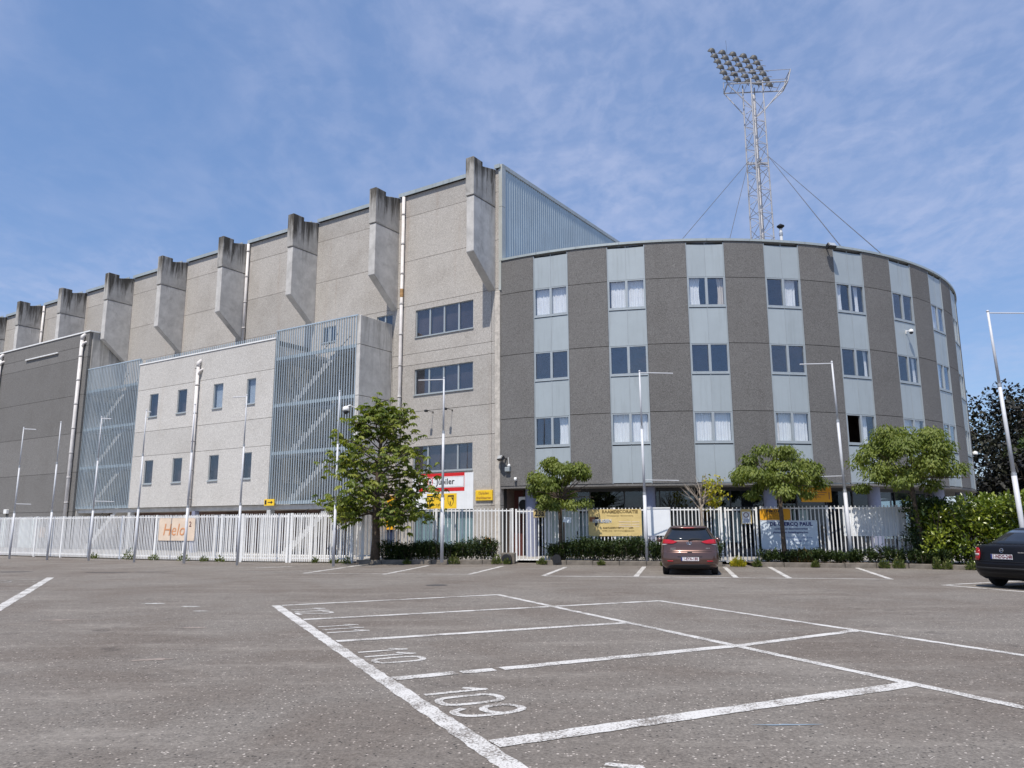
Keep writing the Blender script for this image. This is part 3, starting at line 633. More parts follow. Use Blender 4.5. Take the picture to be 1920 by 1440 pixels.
def dome(name, loc_, rz, lab, sc=1.0):
    t_ = thing(name, lab, 'camera', loc_, rz)
    MB().box(-.05*sc, .05*sc, -.04, .0, -.08*sc, .08*sc).build('wall_plate', 'white_paint', t_)
    MB().tube((0,-.02,.02), (0,-.25*sc,.05*sc), .025*sc, 8).build('arm', 'white_paint', t_)
    MB().lathe([(.02*sc,.10*sc),(.09*sc,.06*sc),(.11*sc,-.04*sc),(.10*sc,-.06*sc)], 14, (0,-.27*sc,0)).build('housing', 'white_paint', t_, smooth=True)
    MB().lathe([(.085*sc,-.06*sc),(.07*sc,-.12*sc),(.02*sc,-.15*sc)], 14, (0,-.27*sc,0)).build('lens_dome', 'black_plastic', t_, smooth=True)
dome('security_camera', Tp(31.4, TR-.06, 10.35), R_(31.4), 'small white security camera on a metal panel under upper window')
dome('security_camera', Tp(68, TR, 5.4), R_(68), 'white security camera on the far curving flank beside dark trees', 1.3)
t_ = thing('wall_sensor', 'small white sensor on dark panel under lower floodlight', 'sensor', Tp(-28.3, TR, 3.5), R_(-28.3)); MB().lathe([(.06,-.08),(.07,0),(.06,.08)], 10, (0,-.07,0)).build('housing', 'white_paint', t_, smooth=True); MB().box(-.04,.04,-.03,.01,-.05,.05).build('base', 'black_plastic', t_)
t_ = thing('alarm_box', 'grey alarm box on wall below the low floodlight', 'box', Tp(-29.5, TR, 3.95), R_(-29.5)); MB().box(-.12,.12,-.16,0,-.1,.1).build('case', 'frame_metal', t_, bevel=.02); MB().lathe([(.07,0),(.07,.1),(.03,.14)], 10, (.07,-.08,.1)).build('beacon', 'white_paint', t_, smooth=True); MB().tube((.03,-.02,.15),(.0,-.02,.55), .012, 6).build('cable', 'white_paint', t_)
t_ = thing('air_conditioner', 'white air conditioner box hung under the dark overhang', 'air conditioner', Tp(-28.2, 17.6, 2.0), R_(-28.2)); MB().box(-.32,.32,-.14,.14,.0,.75).build('case', 'white_paint', t_, bevel=.02); MB().lathe([(.22,-.145),(.24,-.15),(.02,-.155)], 20, (-.06,0,.38), 'Y').build('fan_grille', 'car_trim', t_); MB().box(-.32,-.28,-.14,.9,-.04,-.001).box(.28,.32,-.14,.9,-.04,-.001).build('bracket', 'black_plastic', t_)
# amber notice board under the overhang
t_ = thing('amber_sign', 'large amber notice board hanging under the overhang of the curved building', 'sign', Tp(13.9, 17.75, 2.42), R_(13.9))
MB().box(-.74,.74,0,.04,0,.80).build('board', 'amber', t_)
ib = MB()
for z_, w_ in ((.72,.42),(.60,.5),(.50,.44),(.40,.5),(.30,.4),(.2,.2)): ib.box(-w_, w_, -.004, 0, z_, z_+(.06 if z_ > .7 else .028))
ib.box(-.66,-.61,-.004,0,.12,.42).box(.6,.65,-.004,0,.12,.42); ib.build('print_lines', 'ink_brown', t_)
MB().tube((-.6,.02,.8),(-.6,.02,.78), .012, 6).tube((-.6,.02,.79),(-.6,.02,.70), .012, 6).build('hanger', 'galvanised', t_)
# chimney pipe on the roof
t_ = thing('roof_vent_pipe', 'thin white vent pipe with dark cap on flat roof', 'vent pipe', (15.9, 43.0, 13.75)); MB().tube((0,0,0),(0,0,4.85), .085, 12).build('pipe', 'white_paint', t_, smooth=False); MB().tube((0,0,4.45),(0,0,4.62), .11, 12).build('collar', 'galvanised', t_); MB().lathe([(.05,4.85),(.22,5.0),(.22,5.05),(.03,5.18)], 14).build('cap', 'black_plastic', t_)
# ================================================================== GRANDSTAND (long wing with concrete fins); local x = -s, y = -n
gs = thing('grandstand', 'long beige pebbled concrete grandstand with leaning concrete fins along its roof', 'grandstand', Wp(0), WROT)
FIN = [.29+6.15*i for i in range(10)]
ROWZ = [2.35, 5.63, 7.03, 9.42, 10.0, 12.54, 14.97, 17.42, 18.6]
WIN0 = [(1.58,5.2,4.03,5.3),(1.58,5.2,7.86,9.17),(1.58,5.2,10.82,12.24)]
for i in range(-1, 10):
    s0 = FIN[i]+.22 if i >= 0 else 0.0; s1 = FIN[i+1]+.22 if i < 9 else FIN[9]+6.3
    for z0, z1 in zip(ROWZ[:-1], ROWZ[1:]):
        if i > 0 and z1 < 9: continue
        holes = [(-h[1],-h[0],h[2],h[3]) for h in WIN0 if i == 0 and z0 < h[2] < z1]
        if i == 1 and z0 == 10.0: holes = [(-7.85,-6.75,11.5,12.3),(-11.9,-10.9,11.4,12.3)]
        holed(MB(), -s1+.008, -s0-.008, z0+.010, z1-.010, random.uniform(-.003,.003), .25, holes).build('concrete_panel', 'agg_beige', gs)
for i in range(1, 10):       # lower wall behind the stair annex
    s0, s1 = FIN[i]+.22, FIN[min(i+1, 9)]+.22 if i < 9 else FIN[9]+6.3
    for z0, z1 in ((2.36,5.63),(5.63,7.6)):
        MB().box(-s1+.008, -s0-.008, 0, .25, z0+.01, z1-.01).build('concrete_panel', 'agg_beige', gs)
MB().box(-62, 0, .26, .5, 0, 18.5).build('wall_core', 'dark_joint', gs)
MB().box(-.3, -.01, .5, 27, 0, 18.5).build('end_wall', 'brown_wall', gs)
# ground floor of the first bay
holed(MB(), -6.2, 0, .02, 2.34, 0, .25, [(-5.12,-1.53,.12,2.2)]).build('concrete_panel', 'agg_beige', gs)
MB().box(-.30, -.0, -.07, .0, 0, 12.4).build('edge_pier', 'edge_concrete', gs, bevel=.05)
# strip windows
def strip_window(x0, x1, z0, z1, n, parent, gl='glass_wing', y=.06, sill=True):
    fr = MB(); L = x1-x0; m_ = .055
    fr.box(x0, x1, y, y+.07, z0, z0+m_).box(x0, x1, y, y+.07, z1-m_*.6, z1).box(x0, x0+m_, y, y+.07, z0+m_, z1-m_*.6).box(x1-m_, x1, y, y+.07, z0+m_, z1-m_*.6)
    for k in range(1, n): xm = x0+L*k/n; fr.box(xm-.045, xm+.045, y-.004, y+.07, z0+m_, z1-m_*.6)
    if sill: fr.box(x0-.03, x1+.03, -.05, y, z0-.045, z0-.001)
    wn = fr.build('window', 'frame_metal', parent)
    for k in range(n):
        a, b = x0+L*k/n, x0+L*(k+1)/n
        p_ = MB().box((a-b)/2+.03, (b-a)/2-.03, -.004, .004, (z0-z1)/2+.02, (z1-z0)/2-.02).build('pane', gl, wn, loc=((a+b)/2, y+.034, (z0+z1)/2)); p_.rotation_euler = (random.uniform(-.015,.015), 0, random.uniform(-.02,.02))
    return wn
for h in WIN0: strip_window(-h[1], -h[0], h[2], h[3], 4, gs)
for x0, x1 in ((-7.85,-6.75),(-11.9,-10.9)): 
    strip_window(x0, x1, 11.42, 12.3, 2, gs)
MB().box(-5.3, -1.4, .24, .255, 3.9, 12.4).build('room_back', 'room_wall', gs)
# shop window with vertical blinds
wn = strip_window(-5.12, -1.53, .12, 2.2, 3, gs, 'glass_ground', .08, False)
for k in range(40):
    x = -5.05+3.45*k/39
    if 14 <= k <= 15 or k == 27: continue
    bl = MB().box(-.042, .042, -.002, .002, .2, 2.1).build('blind_slat', 'blind', wn, loc=(x, .2, 0), rz=random.uniform(-.35,.35))
# painted entrance wall
MB().box(-9.0, -6.25, -.02, .0, 1.28, 2.34).build('painted_wall', 'brown_wall', gs); MB().box(-9.0, -6.25, -.021, .0, .03, 1.275).build('painted_dado', 'navy', gs)
MB().box(-8.35, -8.2, -.06, -.022, .03, 2.3).build('white_post', 'frame_metal', gs); MB().box(-8.8,-8.6,-.03,-.022,.8,1.05).build('notice', 'white_board', gs)
t_ = thing('yellow_board', 'tall yellow board on brown entrance wall behind chestnut trunk', 'board', Wp(6.48, .07, 1.28), WROT); MB().box(-.28,.28,-.03,.03,0,1.65).build('board', 'yellow', t_); MB().box(-.28,.28,.03,.06,.2,.3).build('batten', 'galvanised', t_); MB().box(-.03,.03,-.034,-.03,.3,1.2).build('print_line', 'ink_brown', t_)
MB().box(-62, -9.0, -.02, .0, .03, 2.34).build('undercroft_wall', 'room_wall', gs)
# fins: lower blade, upper weathered block
def fin(i):
    s_ = FIN[i]; x1, x0 = -s_, -s_-.43; tp = 1.8+random.uniform(-.02,.02)
    lo = MB().prism([(0,12.46),(-tp,13.92),(-tp,16.64),(0,16.64)], x0, x1, 'X').build('fin', 'fin_concrete', gs, bevel=.02)
    e = .05
    up = MB().prism([(0,16.67),(-tp-e,16.67),(-tp-e,18.58),(-1.08,18.58),(-1.08,18.36),(0,18.63)], x0-e*.6, x1+e*.2, 'X').build('fin_head', 'cap_concrete', lo, bevel=.025)
    MB().box(x1, x1+.016, -tp-e+.02, -1.12, 16.74, 18.45).build('raised_face', 'cap_concrete', up)
    return lo
for i in range(10): fin(i)
# roof edge: gutter soffit + pale fascia lengths
for i in range(-1, 10):
    s0 = FIN[i]+.45 if i >= 0 else -.05; s1 = FIN[i+1]-.02 if i < 9 else FIN[9]+6
    k = max(1, int((s1-s0)/1.0))
    for j in range(k):
        a, b = s0+(s1-s0)*j/k, s0+(s1-s0)*(j+1)/k
        MB().box(-b+.004, -a-.004, -.14, -.11, 18.60, 18.80).build('fascia_panel', 'roof_metal', gs)
    MB().box(-s1, -s0, -.105, .6, 18.615, 18.66).build('gutter', 'ground_frame', gs)
MB().box(-62, -.1, .3, 26, 18.66, 18.76).build('roof', 'roof_metal', gs)
# downpipes
def downpipe(name, parent, x, y, z0, z1, r=.075, joints=(), rust=None, hook=False):
    p_ = MB().tube((x,y,z0),(x,y,z1), r, 12).build(name, 'pipe_paint', parent, smooth=True)
    z = z0+1.3
    while z < z1:
        MB().tube((x,y,z),(x,y,z+.07), r+.016, 12).build('pipe_collar', 'pipe_paint', p_)
        MB().tube((x,y,z-.03),(x,y,z-.001), r+.010, 12).build('pipe_clamp', 'dark_joint', p_); z += 1.62
    if rust: MB().tube((x,y,rust[0]),(x,y,rust[1]), r+.004, 12).build('rusty_sleeve', 'pipe_rust', p_)
    if hook:
        MB().path([(x,y,z1),(x,y,z1+.22),(x,y+.12,z1+.34),(x,y+.4,z1+.34)], [r*1.15]*4, 10).build('elbow', 'pipe_paint', p_, smooth=True)
        MB().path([(x,y,z1-.55),(x+.16,y,z1-.28),(x+.22,y+.12,z1-.18),(x+.3,y+.4,z1-.15)], [r*.7]*4, 8).build('overflow', 'pipe_paint', p_, smooth=True)
        MB().box(x-.22, x-.1, y-.03, y+.3, z1-.12, z1-.06).build('bracket', 'black_plastic', p_)
    return p_
downpipe('downpipe', gs, -6.06, -.13, .05, 18.55, .085, rust=(13.05,13.5))
for i in (3, 7): downpipe('downpipe', gs, -(FIN[i]-.14), -.13, 11.9, 18.55, .085)
# gable cladding over the tower: corrugated sheet on the end wall
prof = []; yy = .25
while yy < 27: prof += [(yy,0),(yy+.05,.035),(yy+.11,.035),(yy+.16,0)]; yy += .21
rows = [[(.06+d_, y_, z_+(y_*.016 if z_ > 14 else 0)) for y_, d_ in prof] for z_ in (13.2, 18.62)]
MB().grid(rows).build('corrugated_cladding', 'cladding', gs)
MB().box(.0, .05, .25, 27, 13.0, 18.6).build('gable_wall', 'panel_metal', gs)
MB().prism([(.02,18.62),(27,19.06),(27,19.26),(.02,18.82)], .0, .13, 'X').build('verge_trim', 'trim_metal', gs)
for z0, z1, w_ in ((12.42,13.85,.06),(13.87,16.6,.13),(16.62,18.80,.13)):
    MB().box(-.07, w_, -.05, .26, z0, z1).build('corner_flashing', 'trim_metal', gs)
# small outreach lamps on the wall with their arms
for s_, lab in ((3.97,'small black bracket lamp on the beige wall nearer the white downpipe'),(2.79,'small black bracket lamp on the beige wall nearer the curved building')):
    t_ = thing('outreach_lamp', lab, 'lamp', Wp(s_, 0, 6.92), WROT, 'bracket lamps above the lowest strip window')
    MB().box(-.03,.03,-.03,0,-.03,.03).build('mount', 'black_plastic', t_); MB().tube((0,-.02,0),(0,-.50,.03), .012, 6).build('arm', 'black_plastic', t_); MB().box(-.07,.07,-.62,-.46,-.06,.05).build('head', 'black_plastic', t_, bevel=.02)
# signs on the wing
t_ = thing('advertising_board', 'white wall board with red banded beer sign and yellow café panel', 'sign', Wp(3.33, .03, 2.22), WROT)
MB().box(-1.82,1.82,0,.035,0,1.68).build('board', 'white_board', t_)
x_ = lambda s_: -(s_-3.33)
MB().box(x_(4.74),x_(2.01),-.004,0,.84,1.70).build('red_panel', 'sign_red', t_); MB().box(x_(4.74)+.02,x_(2.01)-.02,-.008,-.004,1.02,1.54).build('white_band', 'white_board', t_)
MB().box(x_(4.6),x_(2.06),-.0105,-.008,1.045,1.055).box(x_(4.6),x_(2.06),-.0105,-.008,1.505,1.515).box(x_(2.07),x_(2.06),-.0105,-.008,1.055,1.505).build('thin_rule', 'ink_red', t_)
text(t_, 'Jupiler', .40, x_(3.13), 1.29, 'sign_ink', -.012, sx=1.05, bold=.006)
def shield(mb, cx_, cz, w_, h_, y0, y1):
    ps = [(-.5,.5),(.5,.5),(.5,.0),(.42,-.22),(.22,-.42),(0,-.55),(-.22,-.42),(-.42,-.22),(-.5,0)]
    return mb.prism([(cx_+p[0]*w_, cz+p[1]*h_) for p in ps], y0, y1, 'Y')
shield(MB(), x_(4.05), 1.27, .30, .52, -.013, -.008).build('shield_emblem', 'sign_red', t_); shield(MB(), x_(4.05), 1.27, .22, .40, -.016, -.013).build('shield_field', 'white_board', t_)
MB().prism([(x_(4.05)+p[0], 1.27+p[1]) for p in [(-.09,.12),(-.02,.05),(.03,.08),(.09,.14),(.06,.0),(.02,-.12),(-.04,-.13),(-.05,-.02)]], -.018, -.016, 'Y').build('emblem_mark', 'sign_ink', t_)
MB().box(x_(4.25),x_(2.46),-.004,0,.03,.74).build('yellow_panel', 'sign_yellow', t_)
text(t_, 'Thema', .25, x_(3.50), .52, 'sign_ink', -.007); text(t_, 'café', .25, x_(3.50), .22, 'sign_ink', -.007)
for s_ in (2.80, 4.06):
    shield(MB(), x_(s_), .40, .36, .50, -.007, -.004).build('club_shield', 'sign_ink', t_); shield(MB(), x_(s_), .40, .31, .45, -.009, -.007).build('shield_field', 'sign_yellow', t_)
    MB().box(x_(s_)-.16,x_(s_)+.16,-.011,-.009,.58,.63).prism([(x_(s_)+.02,.55),(x_(s_)+.14,.55),(x_(s_)+.14,.38)], -.011, -.009, 'Y').box(x_(s_)-.05,x_(s_)+.0,-.011,-.009,.2,.36).build('shield_mark', 'sign_ink', t_)
t_ = thing('yellow_sign', 'yellow box sign reading Opladen drankkaarten by the building corner', 'sign', Wp(.88, .08, 2.59), WROT); MB().box(-.47,.47,0,.08,0,.47).build('box', 'sign_yellow', t_, bevel=.01); text(t_, 'Opladen', .17, 0, .33, 'ink_brown'); text(t_, 'drankkaarten', .17, 0, .12, 'ink_brown', sx=.92)

# ================================================================== STAIR ANNEX in front of the grandstand (slatted stair cages either side of a window block)
AX = 19.3
an = thing('stair_annex', 'low beige annex with small windows between two slatted steel stair cages', 'building', Wp(AX), WROT)
mk = lambda: MB(dx=AX)
WS = [(14.42,15.16),(17.2,18.05),(20.52,21.42),(23.36,24.24)]; WZ = [(3.94,5.35),(7.98,9.38)]
AZ = [2.55, 5.63, 7.11, 9.72, 11.35]
for z0, z1 in zip(AZ[:-1], AZ[1:]):
    for s0, s1 in ((12.98,19.28),(19.28,25.58)):
        holes = [(-b,-a,c_,d_) for a, b in WS for c_, d_ in WZ if z0 < c_ < z1 and s0 < a < s1]
        holed(mk(), -s1+.004, -s0-.004, z0+.01, z1-.01, -2.3+random.uniform(-.003,.003), -2.1, holes).build('concrete_panel', 'agg_pale', an)
for a, b in WS:
    for c_, d_ in WZ:
        m_ = mk(); m_.box(-b,-a,-2.26,-2.18,c_,c_+.06).box(-b,-a,-2.26,-2.18,d_-.05,d_).box(-b,-b+.055,-2.26,-2.18,c_+.06,d_-.05).box(-a-.055,-a,-2.26,-2.18,c_+.06,d_-.05).box(-b-.03,-a+.03,-2.36,-2.26,c_-.05,c_-.001)
        wn = m_.build('window', 'frame_metal', an); mk().box(-b+.055,-a-.055,-2.225,-2.217,c_+.06,d_-.05).build('pane', 'glass_wing', wn)
        if (a < 18 and c_ > 5):
            rows = [[(AX-b+.06+(b-a-.12)*i/30, -2.1+.02*math.sin(i*1.9+z_), z_) for i in range(31)] for z_ in (c_, (c_+d_)/2, d_)]
            MB().grid(rows).build('curtain', 'curtain', wn, smooth=True)
mk().box(-25.5,-13.05,-1.9,-1.85,2.7,11.3).build('room_back', 'room_wall', an)
for s_ in (13.0, 25.4): mk().box(-s_-.16,-s_,-2.09,-.02,2.56,11.04).build('side_wall', 'agg_pale', an)
mk().box(-25.6,-12.96,-2.34,-2.05,11.355,11.43).build('coping', 'white_paint', an)
mk().box(-31.7,-6.75,-2.08,-.02,2.3,2.54).build('annex_floor', 'cast_wall', an)
mk().box(-25.58,-12.98,-2.08,-.02,11.05,11.3).build('annex_roof', 'tar', an)
for s_ in (12.9, 25.5, 19.2): mk().box(-s_-.14,-s_+.14,-2.26,-1.98,.03,2.29).build('pillar', 'stair_white' if s_ != 19.2 else 'column_paint', an)
# concrete end wall beside the right cage, in stacked pieces
for z0, z1 in ((.03,2.5),(2.5,5.1),(5.1,7.7),(7.7,10.25),(10.25,11.74)):
    mk().box(-6.97,-6.72,-2.34,-.03,z0+.012,z1-.012).build('end_wall_panel', 'cast_wall', an, bevel=.012)
mk().box(-6.93,-6.76,-2.28,-.05,.05,11.6).build('end_wall_core', 'dark_joint', an)
# cages
SLAT = mk().box(-AX-.023,-AX+.023,-.022,.022,0,1).mesh('slat'); SLAT.materials.append(MAT['slat_metal'])
def slat(s_, z0, z1, y=-2.27, par=None):
    o = link('slat', SLAT, None, par or an, (AX-s_, y, z0)); o.scale = (1, 1, z1-z0)
n_ = 34
for i in range(n_): slat(7.06+5.85*i/(n_-1), 2.6, 11.74)
for i in range(n_): slat(25.68+5.9*i/(n_-1), 2.6, 11.74)
i = 0; s_ = 13.05
while s_ < 25.6: slat(s_, 11.2, 11.74, -1.98); s_ += .177
for a, b in ((6.98,12.96),(25.6,31.65)):
    for z_ in (2.56, 5.1, 7.62, 10.15): mk().box(-b,-a,-2.235,-2.16,z_,z_+.17).build('cage_beam', 'slat_metal', an)
    mk().box(-b,-a,-2.31,-2.20,11.741,11.80).build('cage_rail', 'slat_metal', an)
    for s_ in (a+.03, b-.03): mk().box(-s_-.05,-s_+.05,-2.23,-2.15,2.55,11.74).build('cage_post', 'slat_metal', an)
    for lv, z_ in enumerate((5.1, 7.65, 10.2)):      # landings
        mk().box(-b+.1,-a-.05,-1.1,-.04,z_-.16,z_-.001).build('landing', 'stair_white', an)
        mk().box(-a-1.6,-a-.05,-2.1,-1.102,z_-.16,z_).build('landing', 'stair_white', an)
        if lv < 2: mk().box(-b+.1,-a-5.0,-2.1,-1.102,z_-.16,z_).build('landing', 'stair_white', an)
    mk().box(-b+.1,-a-3.3,-2.1,-1.102,10.04,10.199).build('landing', 'stair_white', an)  # extra length of top landing, added to keep the cage below in shade
    for z0 in (.03, 2.55, 5.1, 7.65):                # one stepped flight per storey, rising to the right
        k = 14; rise = 2.53/k; go = 3.45/k; st_, en = a+5.05, a+1.6; top = []; 
        for j in range(k): top += [(-st_+go*j, z0+rise*j), (-st_+go*j, z0+rise*(j+1))]
        top.append((-st_+go*k, z0+rise*k))
        poly = [(-st_+go*.2, z0-.02)]+top+[(-st_+go*k, z0+rise*k-.22), (-st_+go*1.6, z0-.02)]
        fl = mk().prism(poly, -2.02, -1.15, 'Y').build('stair_flight', 'stair_white', an)
        for y_ in (-2.0, -1.17):
            mk().tube((-st_, y_, z0+.95),(-en, y_, z0+2.53+.95), .02, 6).build('handrail', 'ground_frame', fl)
downpipe('downpipe', an, AX-19.42, -2.44, .05, 10.55, .095, hook=True)
t_ = thing('security_camera', 'white dome camera on the concrete end wall by the chestnut crown', 'camera', Wp(6.95, 2.35, 7.0), WROT)
MB().path([(0,0,.1),(0,-.3,.18),(-.1,-.42,.1)], [.035]*3, 8).build('arm', 'white_paint', t_); MB().lathe([(.03,.14),(.15,.08),(.17,-.06),(.15,-.1)], 14, (-.12,-.44,0)).build('housing', 'white_paint', t_, smooth=True); MB().lathe([(.14,-.1),(.12,-.2),(.04,-.26)], 14, (-.12,-.44,0)).build('lens_dome', 'black_plastic', t_, smooth=True); MB().tube((.1,-.03,.1),(.1,-.03,-2.8), .03, 8).build('conduit', 'white_paint', t_)
t_ = thing('arrow_sign', 'small yellow arrow sign on the stair cage corner', 'sign', Wp(12.75, 2.36, 2.5), WROT); MB().box(-.38,.38,-.02,.02,0,.33).build('board', 'sign_yellow', t_); MB().box(-.1,.16,-.026,-.02,.145,.185).prism([(.14,.25),(.28,.165),(.14,.08)], -.026, -.02, 'Y').build('arrow', 'sign_ink', t_); MB().box(-.33,-.2,-.026,-.02,.06,.28).build('symbol', 'sign_ink', t_)

# ================================================================== GREY BLOCK at the far left
BX = 38.0
gb = thing('grey_annex_block', 'tall windowless dark grey panelled block beside the left stair cage', 'building', Wp(BX), WROT)
mb_ = lambda: MB(dx=BX)
BZ = [.03, 2.4, 4.95, 7.53, 10.1, 12.66, 13.45, 14.36]
for z0, z1 in zip(BZ[:-1], BZ[1:]):
    for s0, s1 in ((31.68,43.7),(43.7,56)):
        mb_().box(-s1+.003,-s0-.003,-2.4+random.uniform(-.003,.003),-2.2,z0+.01,z1-.01).build('concrete_panel', 'agg_block', gb)
mb_().box(-56,-31.72,-2.25,-.1,.0,14.3).build('block_core', 'dark_joint', gb)
for z0, z1 in ((.03,5.0),(5.0,10.0),(10.0,14.36)): mb_().box(-31.70,-31.6,-2.19,-.02,z0+.01,z1-.01).build('side_wall_panel', 'cast_wall', gb)
mb_().box(-56,-31.55,-2.46,-2.15,14.365,14.45).box(-31.9,-31.55,-2.149,-.02,14.365,14.45).build('coping', 'white_paint', gb)
mb_().box(-56,-31.9,-2.1,-.02,14.3,14.36).build('roof', 'tar', gb)
downpipe('downpipe', gb, BX-32.25, -2.56, .05, 13.85, .115, hook=True); downpipe('downpipe', gb, BX-43.7, -2.56, .05, 13.85, .115, hook=True)
for s0, s1 in ((35.6,38.3),(40.2,42.4)): mb_().box(-s1,-s0,-2.45,-2.405,.05,2.05).build('shutter', 'blind', gb)
t_ = thing('strip_light', 'long white tube light high on the dark grey block', 'light', Wp(37.75, 2.4, 13.32), WROT); MB().box(-2.25,2.25,-.12,-.02,0,.09).build('tube', 'white_paint', t_, bevel=.02); MB().box(-1.8,-1.7,-.02,.01,0,.09).box(1.7,1.8,-.02,.01,0,.09).build('mount', 'galvanised', t_)
t_ = thing('junction_box', 'small white box low on the dark grey block', 'box', Wp(40.3, 2.4, 2.35), WROT); MB().box(-.2,.2,-.2,-.001,0,.3).build('case', 'white_paint', t_, bevel=.02); MB().tube((.05,-.1,0),(.05,-.1,-.12), .03, 8).build('cable', 'black_plastic', t_)
# ================================================================== FLOODLIGHT MAST
MX, MY = 22.7, 66.0
ms = thing('floodlight_mast', 'tall lattice floodlight mast with a tilted rack of lamps behind the curved building', 'floodlight mast', (MX, MY, 0))
HW0, HW1, ZT = .80, .64, 42.2
def hw(z): return HW0+(HW1-HW0)*max(0, (z-20))/(ZT-20)
MR = R_(18)
def mpt(i, z):
    h_ = hw(z); a = MR+math.pi/4+i*math.pi/2; return (h_*1.414*math.cos(a), h_*1.414*math.sin(a), z)
for i in range(4):
    MB().tube(mpt(i, 0), mpt(i, ZT), .07, 8).build('leg', 'mast_steel', ms)
zs = [2+i*2.25 for i in range(18)]
for z0, z1 in zip(zs[:-1], zs[1:]):
    br = MB()
    for i in range(4):
        j = (i+1) % 4; br.tube(mpt(i, z0), mpt(j, z0), .03, 5)
        br.tube(mpt(i, z0), mpt(j, (z0+z1)/2), .028, 5).tube(mpt(j, (z0+z1)/2), mpt(i, z1), .028, 5)
    br.build('brace', 'mast_steel', ms)
MB().tube((0,0,0),(0,0,41), .11, 8).build('cable_duct', 'pipe_paint', ms)
# lamp rack seen from behind: five columns, six rows, leaning forward over the pitch
fa = Vector((-.25, .97, 0)).normalized(); ra = Vector((fa.y, -fa.x, 0)); up = (Vector((0,0,1))*.93+fa*.25-ra*.25).normalized(); c0 = Vector((-.42, 0, 42.2))
def rp_(a, b, o=0.0): return c0+ra*a+up*b+fa*o
for a in (-2.3, -1.18, -.06, 1.06, 2.18): MB().tube(rp_(a,-.3), rp_(a,3.75), .05, 6).build('rack_upright', 'mast_steel', ms)
for b in range(6): MB().tube(rp_(-2.3,.70*b), rp_(3.2,.70*b), .035, 6).build('rack_rail', 'mast_steel', ms)
plain('mast_lamp', (.10,.098,.095), .55, .2, .2, 4)
lamp = MB().lathe([(.05,-.26),(.17,-.22),(.27,-.08),(.33,.08),(.35,.13),(.31,.15),(.05,.15)], 12).mesh('lamp_head'); lamp.materials.append(MAT['mast_lamp']); lamp.polygons.foreach_set('use_smooth', [True]*len(lamp.polygons))
aim = (fa*.62-Vector((0,0,1))*.78).normalized(); qa = aim.to_track_quat('Z', 'Y')
gface = MB().lathe([(.30,.152),(.30,.156)], 12).mesh('lamp_glass'); gface.materials.append(MAT['lamp_glass'])
for r_ in range(6):
    for k in range(5):
        p_ = rp_(-2.3+1.12*k, .05+.70*r_, -.18)
        o = link('lamp_head', lamp, None, ms, tuple(p_)); o.rotation_mode = 'QUATERNION'; o.rotation_quaternion = qa
        o.scale = (1.15, 1.05, .9); link('lamp_glass', gface, None, o)
# service platform with rail, struts, spike
c1 = Vector((.1,0,41.75)); pr = Vector((math.cos(R_(-4)), math.sin(R_(-4)), 0)); pq = Vector((-pr.y, pr.x, 0))
P4 = [c1-pr*2.6-pq*.8, c1+pr*2.9-pq*.8, c1+pr*2.9+pq*.8, c1-pr*2.6+pq*.8]
pf = MB()
for a, b in zip(P4, P4[1:]+P4[:1]): pf.tube(a, b, .06, 6)
for k in range(1, 9): t_ = k/9; pf.tube(P4[0].lerp(P4[1], t_), P4[3].lerp(P4[2], t_), .025, 5)
pf.build('platform', 'mast_steel', ms)
ul = Vector((.35, 0, 1.25)); rl = MB()
for a, b in ((P4[1],P4[2]),): rl.tube(a+ul, b+ul, .05, 6).tube(a+ul*.5, b+ul*.5, .03, 6)
for q in (P4[1], P4[2]): rl.tube(q, q+ul, .05, 6)
rl.tube(P4[0]+Vector((0,0,1.1)), P4[1]+ul, .03, 6).tube(P4[3]+Vector((0,0,1.1)), P4[2]+ul, .03, 6).tube(P4[0], P4[0]+Vector((0,0,1.1)), .03, 6).tube(P4[3], P4[3]+Vector((0,0,1.1)), .03, 6)
rl.build('platform_rail', 'mast_steel', ms)
for q, i in ((0,2),(3,1),(1,3),(2,0)): MB().tube(P4[q], mpt(i, 39.2), .05, 6).build('strut', 'mast_steel', ms)
MB().tube(rp_(-.6,3.5), rp_(-.6,3.5)+Vector((-.05,0,1.5)), .015, 5).build('lightning_rod', 'wire', ms)
MB().box(-1.0,1.0,-.06,.06,34.0,34.2).box(-.06,.06,-1.0,1.0,34.0,34.2).build('guy_collar', 'mast_steel', ms)
for tgt, hx in (((-16.68,-18.18,13.8),-.9),((-10.13,-18.15,13.8),-.9),((-7.5,-32.35,13.98),.9),((-5.1,-31.3,13.98),.9)):
    MB().tube((hx, -.3, 34.2 if hx < 0 else 34.7), tgt, .024, 5).build('guy_wire', 'wire', ms)

